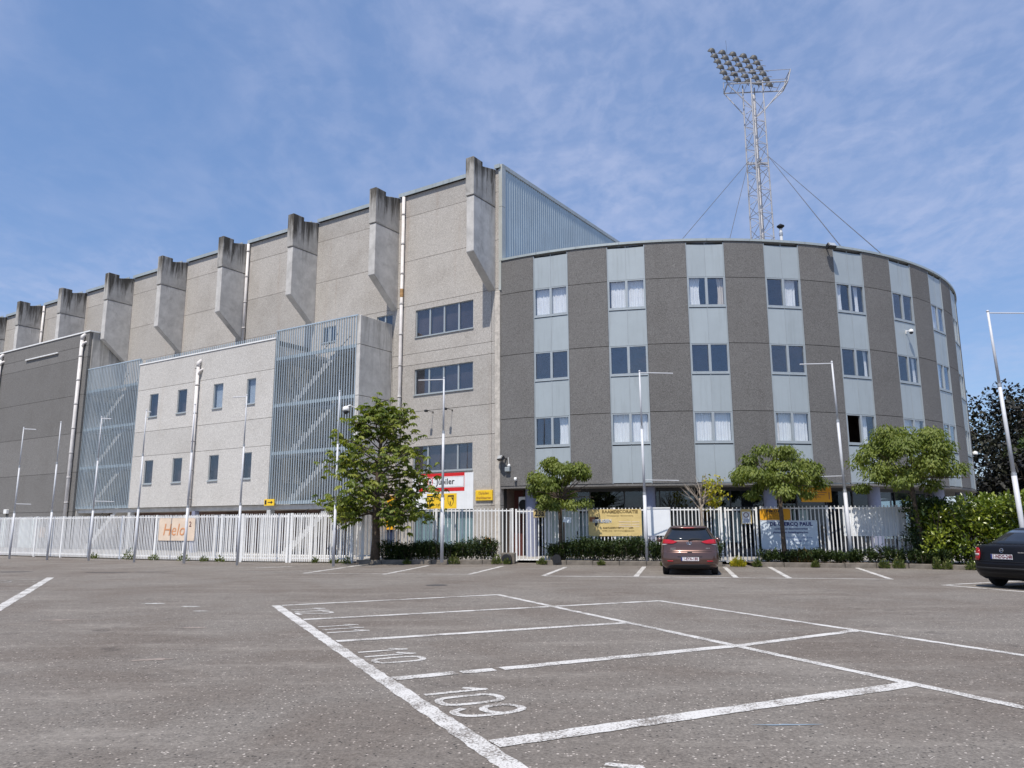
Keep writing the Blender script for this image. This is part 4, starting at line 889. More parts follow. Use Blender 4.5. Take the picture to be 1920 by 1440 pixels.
# ================================================================== FENCES
PICK = MB().box(-.018,.018,-.012,.012,0,1).mesh('picket'); PICK.materials.append(MAT['fence_paint'])
def fence_run(poly, l0, l1, z0, top, lab, post_at, gap=.1, group=None, pw=.04, cat='fence', name='picket_fence', prail=.15, bars=True, wide=1.0):
    a, _ = at_len(poly, l0); t_ = thing(name, lab, cat, (a.x, a.y, z0), 0, group)
    d_ = along(poly); cuts = [l0]+[x for x in d_ if l0+.05 < x < l1-.05]+[l1]
    H_ = top-z0
    for u, v in zip(cuts[:-1], cuts[1:]):
        p, _ = at_len(poly, u+1e-4); q, _ = at_len(poly, v-1e-4); an_ = math.atan2(q.y-p.y, q.x-p.x); ln = (q-p).length
        for zr in (prail, H_-.09):
            MB().box(0, ln, -.022, .022, zr, zr+.05).build('rail', 'fence_paint', t_, loc=(p.x-a.x, p.y-a.y, 0), rz=an_)
    n_ = int((l1-l0)/gap)
    for i in range(1, n_):
        p, an_ = at_len(poly, l0+(l1-l0)*i/n_)
        o = link('picket', PICK, None, t_, (p.x-a.x, p.y-a.y-.03, .05), an_); o.scale = (wide, 1, H_-.03+random.uniform(-.008,.008)); o.rotation_euler = (random.uniform(-.006,.006), random.uniform(-.007,.007), an_)
    for l in post_at:
        p, an_ = at_len(poly, l); MB().box(-pw, pw, -pw, pw, 0, H_+.03).build('post', 'fence_paint', t_, loc=(p.x-a.x, p.y-a.y, 0), rz=an_)
    return t_
LL = along(FENL)
fence_run(FENL, .15, 3.0, 0, 1.98, 'white picket gate panel between the grey post and the flowerbed corner', [.2, 2.95], .10, name='sliding_gate', cat='gate', pw=.045)
fence_run(FENL, 3.05, 5.3, 0, 1.97, 'white picket gate panel below the right slatted stair cage', [3.1, 5.25], .10, name='sliding_gate', cat='gate', pw=.045)
fence_run(FENL, 5.35, 22.6, 0, 1.95, 'long white picket fence with orange lettered banner in front of the annex', [5.4, 6.4, 8.6, 10.4, 12.7, 15.0, 17.2, 19.4], .1)
fence_run(FENL, 22.65, 34, 0, 1.93, 'white picket fence in front of the dark grey block', [22.7, 25, 27.5, 30, 32.5], .12)
inn = [(-6.4, 33.6), (-14.0, 36.4)]
fence_run(inn, 0, 8.0, .03, 1.95, 'second white picket fence standing behind the gate panels', [.05, 2.6, 5.2, 7.9], .16, wide=1.2)
fence_run(FENR, .02, 6.25, .12, 2.13, 'white picket fence behind low hedge below the red and yellow wall board', [.1, 3.1, 6.2], .145)
fence_run(FENR, 6.33, 7.58, .06, 2.10, 'white picket gate carrying house number 23a', [6.36, 7.55], .145, name='garden_gate', cat='gate', pw=.035, prail=.04)
fence_run(FENR, 7.66, 14.42, .12, 2.12, 'white picket fence carrying the gold banner', [7.7, 10.3, 12.45, 14.38], .14)
fence_run(FENR, 14.5, 15.72, .06, 2.10, 'white picket gate with a pale notice beside the parked brown car', [14.54, 15.68], .14, name='garden_gate', cat='gate', pw=.035, prail=.04)
fence_run(FENR, 15.8, 24.8, .12, 2.14, 'white picket fence carrying pale painter banner and amber plate', [15.85, 18.2, 20.6, 22.7, 24.7], .14)
def on_fence(poly, x0, x1, z0, z1, off=.065):
    a, b = at_x(poly, x0), at_x(poly, x1); an_ = math.atan2(b.y-a.y, b.x-a.x); c_ = (a+b)/2; nn = Vector((math.sin(an_), -math.cos(an_)))
    return (c_.x+nn.x*off, c_.y+nn.y*off, z0), an_, (b-a).length, z1-z0
def board(name, lab, cat, poly, x0, x1, z0, z1, mat, off=.065, th=.012, sag=0.0):
    loc_, an_, W_, H_ = on_fence(poly, x0, x1, z0, z1, off); t_ = thing(name, lab, cat, loc_, an_)
    if sag:
        rows = [[(-W_/2+W_*i/16, sag*.5+sag*math.sin(i*1.1+j*.8)*.5, H_*j/8) for i in range(17)] for j in range(9)]
        b_ = MB().grid(rows).build('sheet', mat, t_); so_ = b_.modifiers.new('s', 'SOLIDIFY'); so_.thickness = .004
    else: MB().box(-W_/2, W_/2, 0, th, 0, H_).build('board', mat, t_)
    e = MB()
    for x in (-W_/2+.03, W_/2-.03):
        for z in (.03, H_-.03): e.lathe([(.016,-.006),(.016,.03)], 8, (x,0,z), 'Y')
    e.build('eyelet', 'galvanised', t_)
    return t_, W_, H_
t_, W_, H_ = board('advertising_banner', 'gold banner headed RAAMDECORATIE on the white fence', 'banner', FENR, 3.02, 5.05, 1.05, 2.09, 'banner_gold', sag=.010)
text(t_, 'RAAMDECORATIE', .165, .2, H_-.10, 'ink_gold', sx=1.05, bold=.006); text(t_, 'Verkoopcentrum · Binnenzonwering', .07, .2, H_-.25, 'ink_gold')
text(t_, 'HEYLIGEN', .16, -.5, H_-.46, 'white_board', -.012, sx=1.0, bold=.012); text(t_, 'HEYLIGEN', .16, -.5, H_-.46, 'sign_ink', -.015)
MB().box(-W_/2+.04,-W_/2+.26,-.004,0,H_-.48,H_-.30).build('logo_block', 'ink_brown', t_); MB().prism([(-.78,H_-.3),(-.62,H_-.3),(-.70,H_-.62),(-.80,H_-.66)], -.008, -.004, 'Y').build('logo_slash', 'sign_ink', t_)
text(t_, 'KARTUIZERSVEST 6        LIER', .085, .12, H_-.72, 'ink_gold', sx=1.1, bold=.003); text(t_, '03/480 14 43   raamdecoratie@telenet.be', .07, .12, H_-.83, 'ink_gold', sx=1.05)
for z_ in (.44, .36, .54): MB().box(.15, .95, -.003, 0, z_, z_+.025).build('faded_print', 'banner_cream', t_)
t_, W_, H_ = board('blank_board', 'blank white panel on the fence beside the gold banner', 'panel', FENR, 5.22, 6.12, 1.07, 2.13, 'white_board', .07)
MB().box(-W_/2-.02, W_/2+.02, -.02, .02, H_-.03, H_+.02).build('top_edge', 'white_paint', t_)
t_, W_, H_ = board('house_number_sign', 'yellow house number plate reading 23a on white gate', 'sign', FENR, .86, 1.32, 1.79, 2.10, 'banner_gold'); text(t_, '23a', .33, 0, H_/2, 'sign_ink', sx=.85, bold=.008)
t_, W_, H_ = board('notice_sign', 'small pale printed notice over a yellow plate on the gate', 'sign', FENR, 8.70, 9.08, 1.50, 2.06, 'banner_gold', .06)
MB().box(-.15,.16,-.008,0,.02,.46).build('paper', 'white_board', t_); MB().lathe([(.10,-.012),(.10,-.008)], 18, (0,0,.34), 'Y').build('ring', 'ink_red', t_); MB().lathe([(.075,-.015),(.075,-.012)], 18, (0,0,.34), 'Y').build('ring_field', 'white_board', t_)
pl_ = MB()
for z_ in (.06,.09,.12,.15,.18): pl_.box(-.11,.11,-.010,-.008,z_,z_+.012)
pl_.build('print_lines', 'ink_blue', t_)
t_, W_, H_ = board('amber_plate', 'amber plate starting with INKOM above the pale painter banner', 'sign', FENR, 9.38, 10.45, 1.645, 2.06, 'amber')
text(t_, 'INKOM', .15, -.05, H_-.09, 'sign_ink', sx=1.15, bold=.006); text(t_, 'BLOEMEN SPORT', .075, 0, H_-.19, 'sign_ink'); text(t_, 'CLUB AUTOCARS', .075, 0, H_-.27, 'sign_ink', sx=1.1); text(t_, 'SOCIO CLUB', .075, 0, H_-.35, 'sign_ink')
t_, W_, H_ = board('painter_banner', 'pale blue painter banner headed DE CLERCQ PAUL on the fence', 'banner', FENR, 9.38, 11.35, .57, 1.63, 'banner_pale', sag=.010)
text(t_, 'DE CLERCQ PAUL', .185, .08, H_-.14, 'ink_navy', sx=1.02, bold=.007); text(t_, 'schilder- en decoratiewerken', .10, .08, H_-.31, 'ink_navy', bold=.002); text(t_, 'plamuren en bezettingswerken', .10, .05, H_-.44, 'ink_navy', bold=.002)
text(t_, 'Gerststraat 8   2520 Ranst', .085, .35, H_-.63, 'ink_blue'); text(t_, 'Tel. 03-485 73 37', .085, .35, H_-.76, 'ink_blue'); text(t_, 'www.declercqpaul.be', .07, .35, H_-.9, 'ink_grey')
t_, W_, H_ = board('white_sheet', 'large plain white sheet tied behind the fence next to dark hedge', 'sheet', FENR, 12.25, 14.3, 1.05, 2.10, 'white_board', -.05, sag=.03)
t_, W_, H_ = board('fence_banner', 'cream banner with orange Helo lettering on the long white fence', 'banner', list(reversed(FENL)), -15.82, -13.82, .86, 1.84, 'banner_cream', .075, sag=.010)
text(t_, 'Helo', .74, -.12, H_*.46, 'ink_orange', sx=.95, rot=Matrix.Rotation(R_(90), 4, 'X') @ Matrix.Shear('XZ', 4, (.0, .0)) @ Matrix(((1,.18,0,0),(0,1,0,0),(0,0,1,0),(0,0,0,1)))); text(t_, '2', .32, .83, H_*.72, 'ink_red')
t_, W_, H_ = board('small_plate', 'small cream plate behind the fence before the dark grey block', 'sign', list(reversed(FENL)), -23.85, -23.45, .95, 1.45, 'banner_cream', -.06)
# ================================================================== FLAGPOLES
def flagpole(x, y, h_, lab, arm=0.0, low=0.0, lowz=2.6, r=.036, z0=0.0, lean=0.0, group=None):
    t_ = thing('flagpole', lab, 'flagpole', (x, y, z0), 0, group); H_ = h_-z0
    MB().tube((0,0,0),(lean*.35,0,H_*.35), r*1.35, 10, r*1.3).build('lower_tube', 'pole_paint', t_, smooth=True)
    MB().tube((lean*.35,0,H_*.35),(lean*.7,0,H_*.7), r*1.02, 10, r*.95).build('middle_tube', 'pole_paint', t_, smooth=True)
    MB().tube((lean*.7,0,H_*.7),(lean,0,H_), r*.78, 10, r*.6).build('upper_tube', 'pole_paint', t_, smooth=True)
    for k in (.35, .7): MB().tube((lean*k,0,H_*k-.04),(lean*k,0,H_*k+.05), r*1.35 if k < .5 else r*1.1, 10).build('collar', 'galvanised', t_)
    MB().lathe([(r*.7,H_),(r*.9,H_+.03),(r*.3,H_+.07)], 8, (lean,0,0)).build('cap', 'pole_paint', t_)
    if arm: MB().tube((lean,0,H_-.03),(lean+arm,0,H_-.06), .02, 6).build('top_arm', 'pole_paint', t_)
    if low: MB().tube((0,0,lowz),(low,0,lowz-.02), .015, 6).build('lower_arm', 'pole_paint', t_)
g_ = 'white flagpoles along the parking edge'
flagpole(-23.55, 36.8, 6.15, 'white flagpole with short arms before the dark grey block', .6, .75, 2.55, group=g_)
flagpole(-20.98, 35.45, 6.23, 'bare white flagpole before the dark grey block', group=g_)
flagpole(-18.73, 34.75, 6.37, 'white flagpole with arms in front of the left slatted cage', .45, .9, 2.6, group=g_)
flagpole(-15.87, 33.0, 6.43, 'white flagpole beside left annex window column and slatted cage', .2, group=g_)
flagpole(-13.32, 31.9, 6.5, 'white flagpole rising in front of the annex downpipe', r=.042, group=g_)
flagpole(-10.64, 30.4, 6.63, 'white flagpole with left arm before the rightmost annex windows', -.55, group=g_)
flagpole(-6.68, 29.35, 6.6, 'plain grey white flagpole before the right stair cage and chestnut tree', r=.038, group=g_)
flagpole(-2.71, 30.1, 7.24, 'white flagpole crossing the red and yellow wall board', -1.02, r=.05, z0=.1, group=g_)
flagpole(5.0, 29.25, 7.32, 'white flagpole with arm between gold banner and white panel', 1.3, 1.3, 3.05, r=.05, z0=.1, lean=-.05, group=g_)
flagpole(12.02, 27.9, 7.38, 'white flagpole with left arm beside the large white sheet', -1.2, -.85, 3.1, r=.05, z0=.1, lean=-.15, group=g_)
flagpole(16.75, 25.6, 8.66, 'tall white flagpole standing against the bright laurel hedge', 2.4, r=.062, z0=.1, lean=-.35, group=g_)

# ================================================================== TREES AND SHRUBS
def limb(mb, p, d, L, r, n=6, sag=0.0, wob=.18, tip=.25):
    pts = [Vector(p)]; d = Vector(d).normalized(); rr = [r]
    for i in range(n):
        d = (d+Vector((random.uniform(-wob, wob), random.uniform(-wob, wob), random.uniform(-wob, wob)*.6-sag))).normalized()
        pts.append(pts[-1]+d*(L/n)); rr.append(r*(1-(1-tip)*(i+1)/n))
    mb.path(pts, rr, 6); return pts
def crown_obj(name, mat, tree, c, d, n, L, Wd, tint, fold=.25):
    return link(name, leaf_mesh(name, c, d, n, L, Wd, tint, fold), mat, tree)
# --- chestnut: open tiers of palmate leaves
ct = thing('chestnut_tree', 'young horse chestnut with large hand shaped leaves in front of grandstand', 'tree', (-5.45, 31.15, .1))
tr_ = MB(); tr_.path([(0,0,0),(.02,0,.9),(-.02,.02,1.9),(.03,0,3.2),(.10,.0,4.6),(.2,0,6.0)], [.20,.16,.14,.11,.07,.02], 10); tr_.build('trunk', 'bark', ct, smooth=True)
lm = MB(); tips = []
for i in range(78):
    z_ = 1.75+4.45*(i/77)**1.45; az = i*2.399+random.uniform(-.5,.5)
    prof_ = np.interp(z_, [1.8,2.4,3.2,4.2,5.0,5.6,6.2], [1.85,2.4,2.4,2.05,1.6,1.1,.65]); L = prof_*random.uniform(.72,1.12)
    el = random.uniform(.0,.75)+np.interp(z_, [1.8,4,6.2], [-.25,.05,.7])
    base = Vector((.04*(z_/3), 0, max(1.75, z_-.45*el)))
    pts = limb(lm, base, (math.cos(az), math.sin(az), el), L, .032, 7, .015, .16)
    for j in range(3, 8):
        if random.random() < .9: tips.append(pts[j])
        for q in range(3):
            if random.random() < .6:
                a2 = az+random.choice((-1,1))*random.uniform(.4,1.4); p2 = limb(lm, pts[j], (math.cos(a2), math.sin(a2), random.uniform(-.5,.7)), random.uniform(.2,.6), .011, 3, .02)
                tips += [p2[-1]]
for p_, L in (((.05,0,5.6),1.1),((.0,0,5.0),1.2),((.1,.0,5.3),1.1)):
    pts = limb(lm, p_, (random.uniform(-.6,.6), random.uniform(-.5,.3), 1.2), L, .03, 6, 0, .12); tips += pts[2:]
pts = limb(lm, (.1,-.1,2.0), (1,-.35,-.15), 1.5, .03, 6, .10, .1); tips += pts[3:]*3
lm.build('limbs', 'bark', ct)
c, d, n, L, tn = [], [], [], [], []
for p in tips:
    for rep in range(random.choice((1,1,2,2))):
        c_ = np.array(p)+np.random.randn(3)*[.12,.12,.12]; hub = c_+[0,0,.05]; k = 7; a0 = random.random()*6; sz = random.uniform(.19,.32); tv = random.random(); lean = np.random.randn(3)*.45+np.array([c_[0],c_[1],0])*.22
        for j in range(k):
            a = a0+j*2*math.pi/k; fwd = .75+.25*math.cos(j*2*math.pi/k); dv = np.array([math.cos(a), math.sin(a), -.45-.55*random.random()])+lean*.4
            c.append(hub); d.append(dv); n.append([0,0,1]+lean); L.append(sz*fwd*(.85+.25*random.random())); tn.append(np.clip(tv+random.uniform(-.2,.2), 0, 1))
L = np.array(L); crown_obj('crown', 'leaf_chestnut', ct, c, d, n, L, L*.44, tn, .15)
# --- umbrella catalpas
def catalpa(x, y, trunk_h, rad, top, lab, nleaf=5200, lean=0.0, seed=0, flat=.55, trunk_r=.075):
    random.seed(seed); np.random.seed(seed)
    t_ = thing('catalpa_tree', lab, 'tree', (x, y, .1)); tb = MB(); tb.path([(lean,0,0),(lean*.7,0,trunk_h*.35),(lean*.3,.0,trunk_h*.7),(0,0,trunk_h)], [trunk_r*1.3,trunk_r*1.05,trunk_r,trunk_r*1.25], 10); tb.build('trunk', 'bark', t_, smooth=True)
    lb = MB(); ends_ = []
    for i in range(26):
        az = i*2.399; el = random.uniform(.15,1.5); pts = limb(lb, (0,0,trunk_h-.05), (math.cos(az), math.sin(az), el), rad*random.uniform(.75,1.05)*(1 if el < .8 else .85), .03, 6, .055, .15)
        ends_ += pts[2:]
    lb.build('limbs', 'bark', t_)
    # leaves sit on lobes of a flattened dome, hanging
    K = int(nleaf*1.9); nl = 44; la = rnd(nl)*2*math.pi; lr = np.sqrt(rnd(nl))*rad*(.80+.18*rnd(nl)); lz = trunk_h-.22+(top-trunk_h+.12)*np.clip(1-(lr/rad)**2, 0, 1)**.62*(.45+.6*rnd(nl)**.5)-.12*rnd(nl)*(lr > rad*.55)
    lob = np.c_[lr*np.cos(la), lr*np.sin(la), lz]; pick = np.random.randint(0, nl, K)
    low = np.arange(nl) % 3 == 0; lr[low] = rad*(.25+.6*rnd(low.sum())); lz[low] = trunk_h-.34+.8*rnd(low.sum()); lob = np.c_[lr*np.cos(la), lr*np.sin(la), lz]
    off = rdir(K)*((rad*(.15+.16*rnd(nl)))[pick]*rnd(K)**.5)[:, None]*[1,1,.62]; cpos = lob[pick]+off; cpos[:, 2] = np.maximum(cpos[:, 2], trunk_h-.55-.25*rnd(K))
    dr = np.c_[off[:, :2]*2.2+np.random.randn(K, 2)*.35, -.55-.5*rnd(K)]; nr = off*2+np.c_[np.zeros((K,2)), np.ones(K)*.8]+np.random.randn(K,3)*.25
    Ls = .085+.085*rnd(K); lt = rnd(nl)[pick]*.5+rnd(K)*.5
    crown_obj('crown', 'leaf_catalpa', t_, cpos, dr, nr, Ls, Ls*.48, lt, .12); return t_
catalpa(1.85, 30.3, 2.4, 1.5, 4.05, 'small round topped catalpa behind the hedge next to gate 23a', 5200, .02, 3)
catalpa(9.83, 28.55, 2.75, 1.68, 4.3, 'round topped catalpa standing before the pale painter banner', 6000, .05, 4)
catalpa(14.05, 27.35, 2.95, 1.92, 4.85, 'largest round topped catalpa leaning over the white sheet and dark shrub', 7500, .35, 9, trunk_r=.08)
MB().tube((1.98,30.15,.1),(1.98,30.15,1.6), .035, 8).build('stake', 'bark'); o = bpy.data.objects['stake']; tag(o, 'dark wooden stake tied beside the small catalpa trunk', 'stake')
t_ = thing('tree_tag', 'small pale paper card fixed to the small catalpa trunk', 'card', (2.1, 30.12, 1.58)); MB().box(-.15,.15,-.01,.0,0,.2).build('card', 'banner_pale', t_).rotation_euler = (0,.12,0); MB().tube((-.12,0,.1),(-.25,.05,.1), .006, 5).build('tie', 'black_plastic', t_)
# --- half-dead sapling
random.seed(21); np.random.seed(21)
t_ = thing('bare_sapling', 'half dead sapling with bare twigs and a few yellow leaves behind brown car', 'tree', (7.0, 28.85, .1)); tb = MB(); tb.path([(0,0,0),(.02,0,1.0),(0,0,1.9),(-.03,0,2.35)], [.07,.055,.045,.035], 8); tb.build('trunk', 'dead_bark', t_, smooth=True)
lb = MB(); yl = []
for i in range(13):
    az = i*2.399+.3; pts = limb(lb, (0,0,1.85+.04*i), (math.cos(az), math.sin(az)*.6, random.uniform(.5,1.6)), random.uniform(.7,1.25), .028, 6, -.02, .16)
    for j in (2,3,4):
        a2 = az+random.uniform(-1,1); p2 = limb(lb, pts[j], (math.cos(a2), math.sin(a2)*.6, random.uniform(.3,1.4)), random.uniform(.25,.6), .011, 4, 0, .2)
        if pts[j].x > .2: yl += p2[1:]
lb.build('twigs', 'dead_bark', t_)
K = len(yl)*5; cp = np.repeat(np.array([tuple(p) for p in yl]), 5, 0)+np.random.randn(K,3)*.09
crown_obj('crown', 'leaf_yellow', t_, cp, np.c_[np.random.randn(K,2)*.6,-.5-.3*rnd(K)], np.c_[np.random.randn(K,2)*.4,np.ones(K)], .13, .09, rnd(K))
# --- low yew hedges in the beds
def low_hedge(l0, l1, lab, hgt=.62, dens=820, mat='leaf_hedge', dep=.75, seed=1, back=.30, ragged=.35):
    random.seed(seed); np.random.seed(seed); p0, _ = at_len(KERB, (l0+l1)/2)
    t_ = thing('low_hedge', lab, 'hedge', (p0.x, p0.y+back, .1)); n_ = int((l1-l0)*dens/20); c, d, n = [], [], []; st_ = MB()
    for i in range(n_):
        p, an_ = at_len(KERB, l0+random.random()*(l1-l0)); nn = Vector((-math.sin(an_), math.cos(an_))); q = p+nn*(back+random.uniform(-.12, dep))
        h_ = hgt*(1-ragged*random.random())*(.88+.2*math.sin(p.x*2.1+seed)*math.sin(p.x*.9)); b0 = np.array([q.x-p0.x, q.y-p0.y-back, .05]); ax = np.array([random.uniform(-.35,.35), random.uniform(-.45,.2), 1]); ax /= np.linalg.norm(ax)
        if i % 6 == 0: st_.tube(tuple(b0), tuple(b0+ax*h_*.9), .010, 4)
        for j in range(20):
            f = random.random()**.6; c.append(b0+ax*h_*f+np.random.randn(3)*.035); a = random.random()*6.28; d.append([math.cos(a), math.sin(a), .75+.4*random.random()]); n.append([math.cos(a)*-.6, math.sin(a)*-.6, .8])
    K = len(c); L = .08+.06*rnd(K); crown_obj('foliage', mat, t_, c, d, n, L, L*.36, rnd(K)); struct(st_.build('stems', 'bark', t_), 'stuff'); return t_
low_hedge(.95, 5.4, 'low dark green hedge below the red and yellow wall board', .86, 2600, seed=1)
low_hedge(7.5, 13.9, 'low dark green hedge below the gold banner', .90, 2600, seed=2)
low_hedge(15.35, 21.3, 'low patchy hedge with brown spots below the pale painter banner', .55, 1500, seed=3, ragged=.6)
def tuft(x, y, lab, h_=.3, w_=.25, mat='leaf_weed', k=160, z0=0.0, cat='weed', name='weed_tuft', group=None):
    a = rnd(k)*6.28; r = w_*rnd(k)**.7*.5; c = np.c_[r*np.cos(a), r*np.sin(a)*.7, h_*.85*rnd(k)**1.4*(1.05-1.6*r/w_)]; d = np.c_[np.cos(a)*.6, np.sin(a)*.6, .6+rnd(k)]
    o = link(name, leaf_mesh(name, c, d, rdir(k, .5), .06+.09*rnd(k), .03+.02*rnd(k), rnd(k)), mat, None, (x, y, z0)); tag(o, lab, cat, group); return o
g_ = 'weeds growing along the foot of the fence and kerb'
for x, y, h_, lab in ((-14.2,33.9,.5,'knee high weed tuft below the cream lettered banner'),(-15.9,34.8,.35,'weed tuft by the flagpole at the annex corner beside the left cage'),(-13.1,33.4,.3,'weed tuft by the flagpole before the annex downpipe'),(-17.4,35.6,.7,'tallest weed clump at the fence below the left slatted cage'),(-19.5,36.6,.3,'small weed tuft at the fence beside the dark grey block'),(-12.3,33.05,.3,'weed tuft between the cream banner and the picket gate panels'),(-8.0,31.8,.3,'weed tuft at the gate panel below the right slatted cage'),(-6.6,31.2,.4,'weed tuft at the fence end beside the flowerbed corner'),(-7.1,31.35,.25,'small weed tuft at the foot of the flagpole near the chestnut')):
    tuft(x, y, lab, h_, .15+.35*random.random(), k=90, group=g_)
for l, h_, lab in ((2.05,.22,'tiny weed at the kerb near the chestnut'),(3.9,.5,'leafy weed against the kerb below the red and yellow wall board'),(5.55,.5,'tall weed at the planter corner beside gate 23a'),(5.95,.3,'small weed at the threshold of gate 23a'),(7.35,.3,'weed tuft by the dark pipe end under the small catalpa'),(9.6,.18,'tiny weed at the kerb below the gold banner'),(11.9,.2,'small weed at the kerb below the blank white board'),(15.15,.35,'green weed tuft beside the yellow flowering clump'),(17.1,.25,'small weed at the kerb below the pale painter banner'),(19.3,.4,'weed at the kerb below the large white sheet'),(19.75,.5,'taller weed at the kerb between white sheet and largest catalpa'),(20.9,.55,'large weed clump at the kerb before the largest catalpa trunk'),(21.2,.4,'weed at the kerb before the dark upright shrub'),(21.9,.4,'weed at the kerb in front of the laurel hedge')):
    p, _ = at_len(KERB, l); tuft(p.x, p.y-.10, lab, h_, .2+.5*h_*random.random(), group=g_)
p, _ = at_len(KERB, 17.0); tuft(p.x, p.y+.7, 'dry brown shrub patch in the patchy hedge', .6, 1.0, 'leaf_dry', 700, .1, 'shrub', 'dry_shrub')
tuft(-4.55, 31.4, 'small dark shrub at the chestnut trunk', .35, 1.1, 'leaf_hedge', 500, .1, 'shrub', 'small_shrub')
p, _ = at_len(KERB, 14.6); o = tuft(p.x-.05, p.y+.05, 'yellow flowering clump beside the brown car', .42, .55, 'leaf_yellow', 420, 0, 'plant', 'yellow_plant')
# --- laurel hedge
def laurel(lab, x0, x1, depth, hgt, n_, mat, origin, name='laurel_hedge', L0=.10, leafL=.09, seed=5, ang=0.0):
    random.seed(seed); np.random.seed(seed); t_ = thing(name, lab, 'hedge' if 'hedge' in name else 'shrub', origin, ang)
    nl = int((x1-x0)*depth*16)+60; lob = np.c_[x0+(x1-x0)*rnd(nl), depth*rnd(nl), .25+(hgt-.45)*rnd(nl)**.8]; keep = rnd(nl) < np.clip(.35+.9*np.maximum(lob[:,2]/hgt, 1-lob[:,1]/depth), 0, 1); lob = lob[keep]
    pick = np.random.randint(0, len(lob), n_); off = rdir(n_)*(.34*rnd(n_)**.4)[:, None]; c = lob[pick]+off; c[:, 2] = np.clip(c[:, 2], .05, hgt+.25)
    d = off*1.5+np.random.randn(n_,3)*.4+[0,-.15,.35]; nr = off*.6+[0,-.35,.75]+np.random.randn(n_,3)*.35; L = L0+leafL*rnd(n_)
    lt = np.clip(.55*rnd(len(lob))[pick]+.45*rnd(n_), 0, 1)
    crown_obj('foliage', mat, t_, c, d, nr, L, L*.45, lt, .12)
    st_ = MB()
    for i in range(int((x1-x0)*5)):
        x = x0+(x1-x0)*random.random(); y = depth*random.uniform(.2,.9); limb(st_, (x,y,0), (random.uniform(-.3,.3), random.uniform(-.4,.1), 1), hgt*.85, .03, 5, 0, .12)
    struct(st_.build('stems', 'bark', t_), 'stuff'); return t_
laurel('dense bright green laurel hedge with glossy leaves beside the black car', 0, 9.5, 1.7, 2.35, 30000, 'leaf_laurel', (14.25, 26.75, .08), ang=R_(-12), L0=.11, leafL=.12)
laurel('dark green upright shrub between the white sheet and the laurel hedge', 0, 1.1, 1.0, 2.3, 5200, 'leaf_hedge', (14.0, 27.35, .08), 'dark_shrub', .08, .08, 6, R_(-14))
# --- trees beyond the tower
def far_tree(x, y, rad, h_, lab, mat, n_=9000, seed=1, z0=.1):
    random.seed(seed); np.random.seed(seed); t_ = thing('broadleaf_tree', lab, 'tree', (x, y, z0)); tb = MB(); tb.path([(0,0,0),(.1,0,h_*.3),(0,.1,h_*.55),(.1,0,h_*.85)], [.4,.3,.2,.05], 8); tb.build('trunk', 'bark', t_)
    lb = MB()
    for i in range(16): az = i*2.4; limb(lb, (0,0,h_*random.uniform(.25,.6)), (math.cos(az), math.sin(az), .5), rad*.9, .1, 5)
    lb.build('limbs', 'bark', t_)
    nl = 90; dv = rdir(nl, .2); rr = rnd(nl)**.35; lob = np.c_[dv[:,0]*rad*rr, dv[:,1]*rad*rr, h_*.55+dv[:,2]*h_*.42*rr]; pick = np.random.randint(0, nl, n_)
    off = rdir(n_)*(rad*.24*rnd(n_)**.45)[:, None]; c = lob[pick]+off; L = .26+.22*rnd(n_)
    crown_obj('crown', mat, t_, c, off+np.random.randn(n_,3)*.5-[0,0,.3], off+[0,0,1], L, L*.62, .6*rnd(nl)[pick]+.4*rnd(n_), .12)
far_tree(41.5, 62, 6.0, 12.2, 'tall dark copper leaved tree beyond the curved building', 'leaf_dark', 12000, 2)
far_tree(50.0, 66, 6.5, 13.0, 'dark copper leaved tree behind the flagpole at the far edge', 'leaf_dark', 12000, 3)
far_tree(39.0, 54, 3.6, 8.2, 'green leaved tree growing under the copper tree', 'leaf_green_far', 9000, 4)
far_tree(33.5, 50.5, 2.8, 6.0, 'dull green tree close behind the curved flank', 'leaf_dark', 6000, 5)
far_tree(36.2, 43, 3.0, 6.0, 'mid green tree rising behind the laurel hedge', 'leaf_green_far', 8000, 6)
# small flower tub seen through the pickets
t_ = thing('flower_tub', 'pale tub with orange and navy oddments behind the fence', 'tub', (-1.0, 32.7, .1)); MB().lathe([(.16,0),(.22,.5),(.2,.5)], 14).build('tub', 'white_board', t_); MB().lathe([(.02,.5),(.2,.62),(.16,.82),(.03,.9)], 10, (-.05,0,0)).build('orange_bundle', 'ink_orange', t_, smooth=True); MB().lathe([(.02,.2),(.2,.4),(.2,.7),(.03,.8)], 10, (-.42,0,0)).build('navy_bundle', 'navy', t_, smooth=True)
for x, y, lab in ((-.2,30.75,'short dark pipe end at the hedge below the wall board'),(1.72,30.2,'short dark pipe end beside the small catalpa trunk')):
    t_ = thing('kerb_pipe', lab, 'pipe', (x, y, .1), R_(-8), 'pipe ends at the planter corners'); MB().lathe([(.17,-.45),(.17,0),(.13,0),(.12,-.05)], 16, (0,0,.12), 'Y').build('pipe', 'black_plastic', t_); MB().box(-.28,.28,.02,.4,-.1,.32).build('block', 'kerb_stone', t_, bevel=.02)
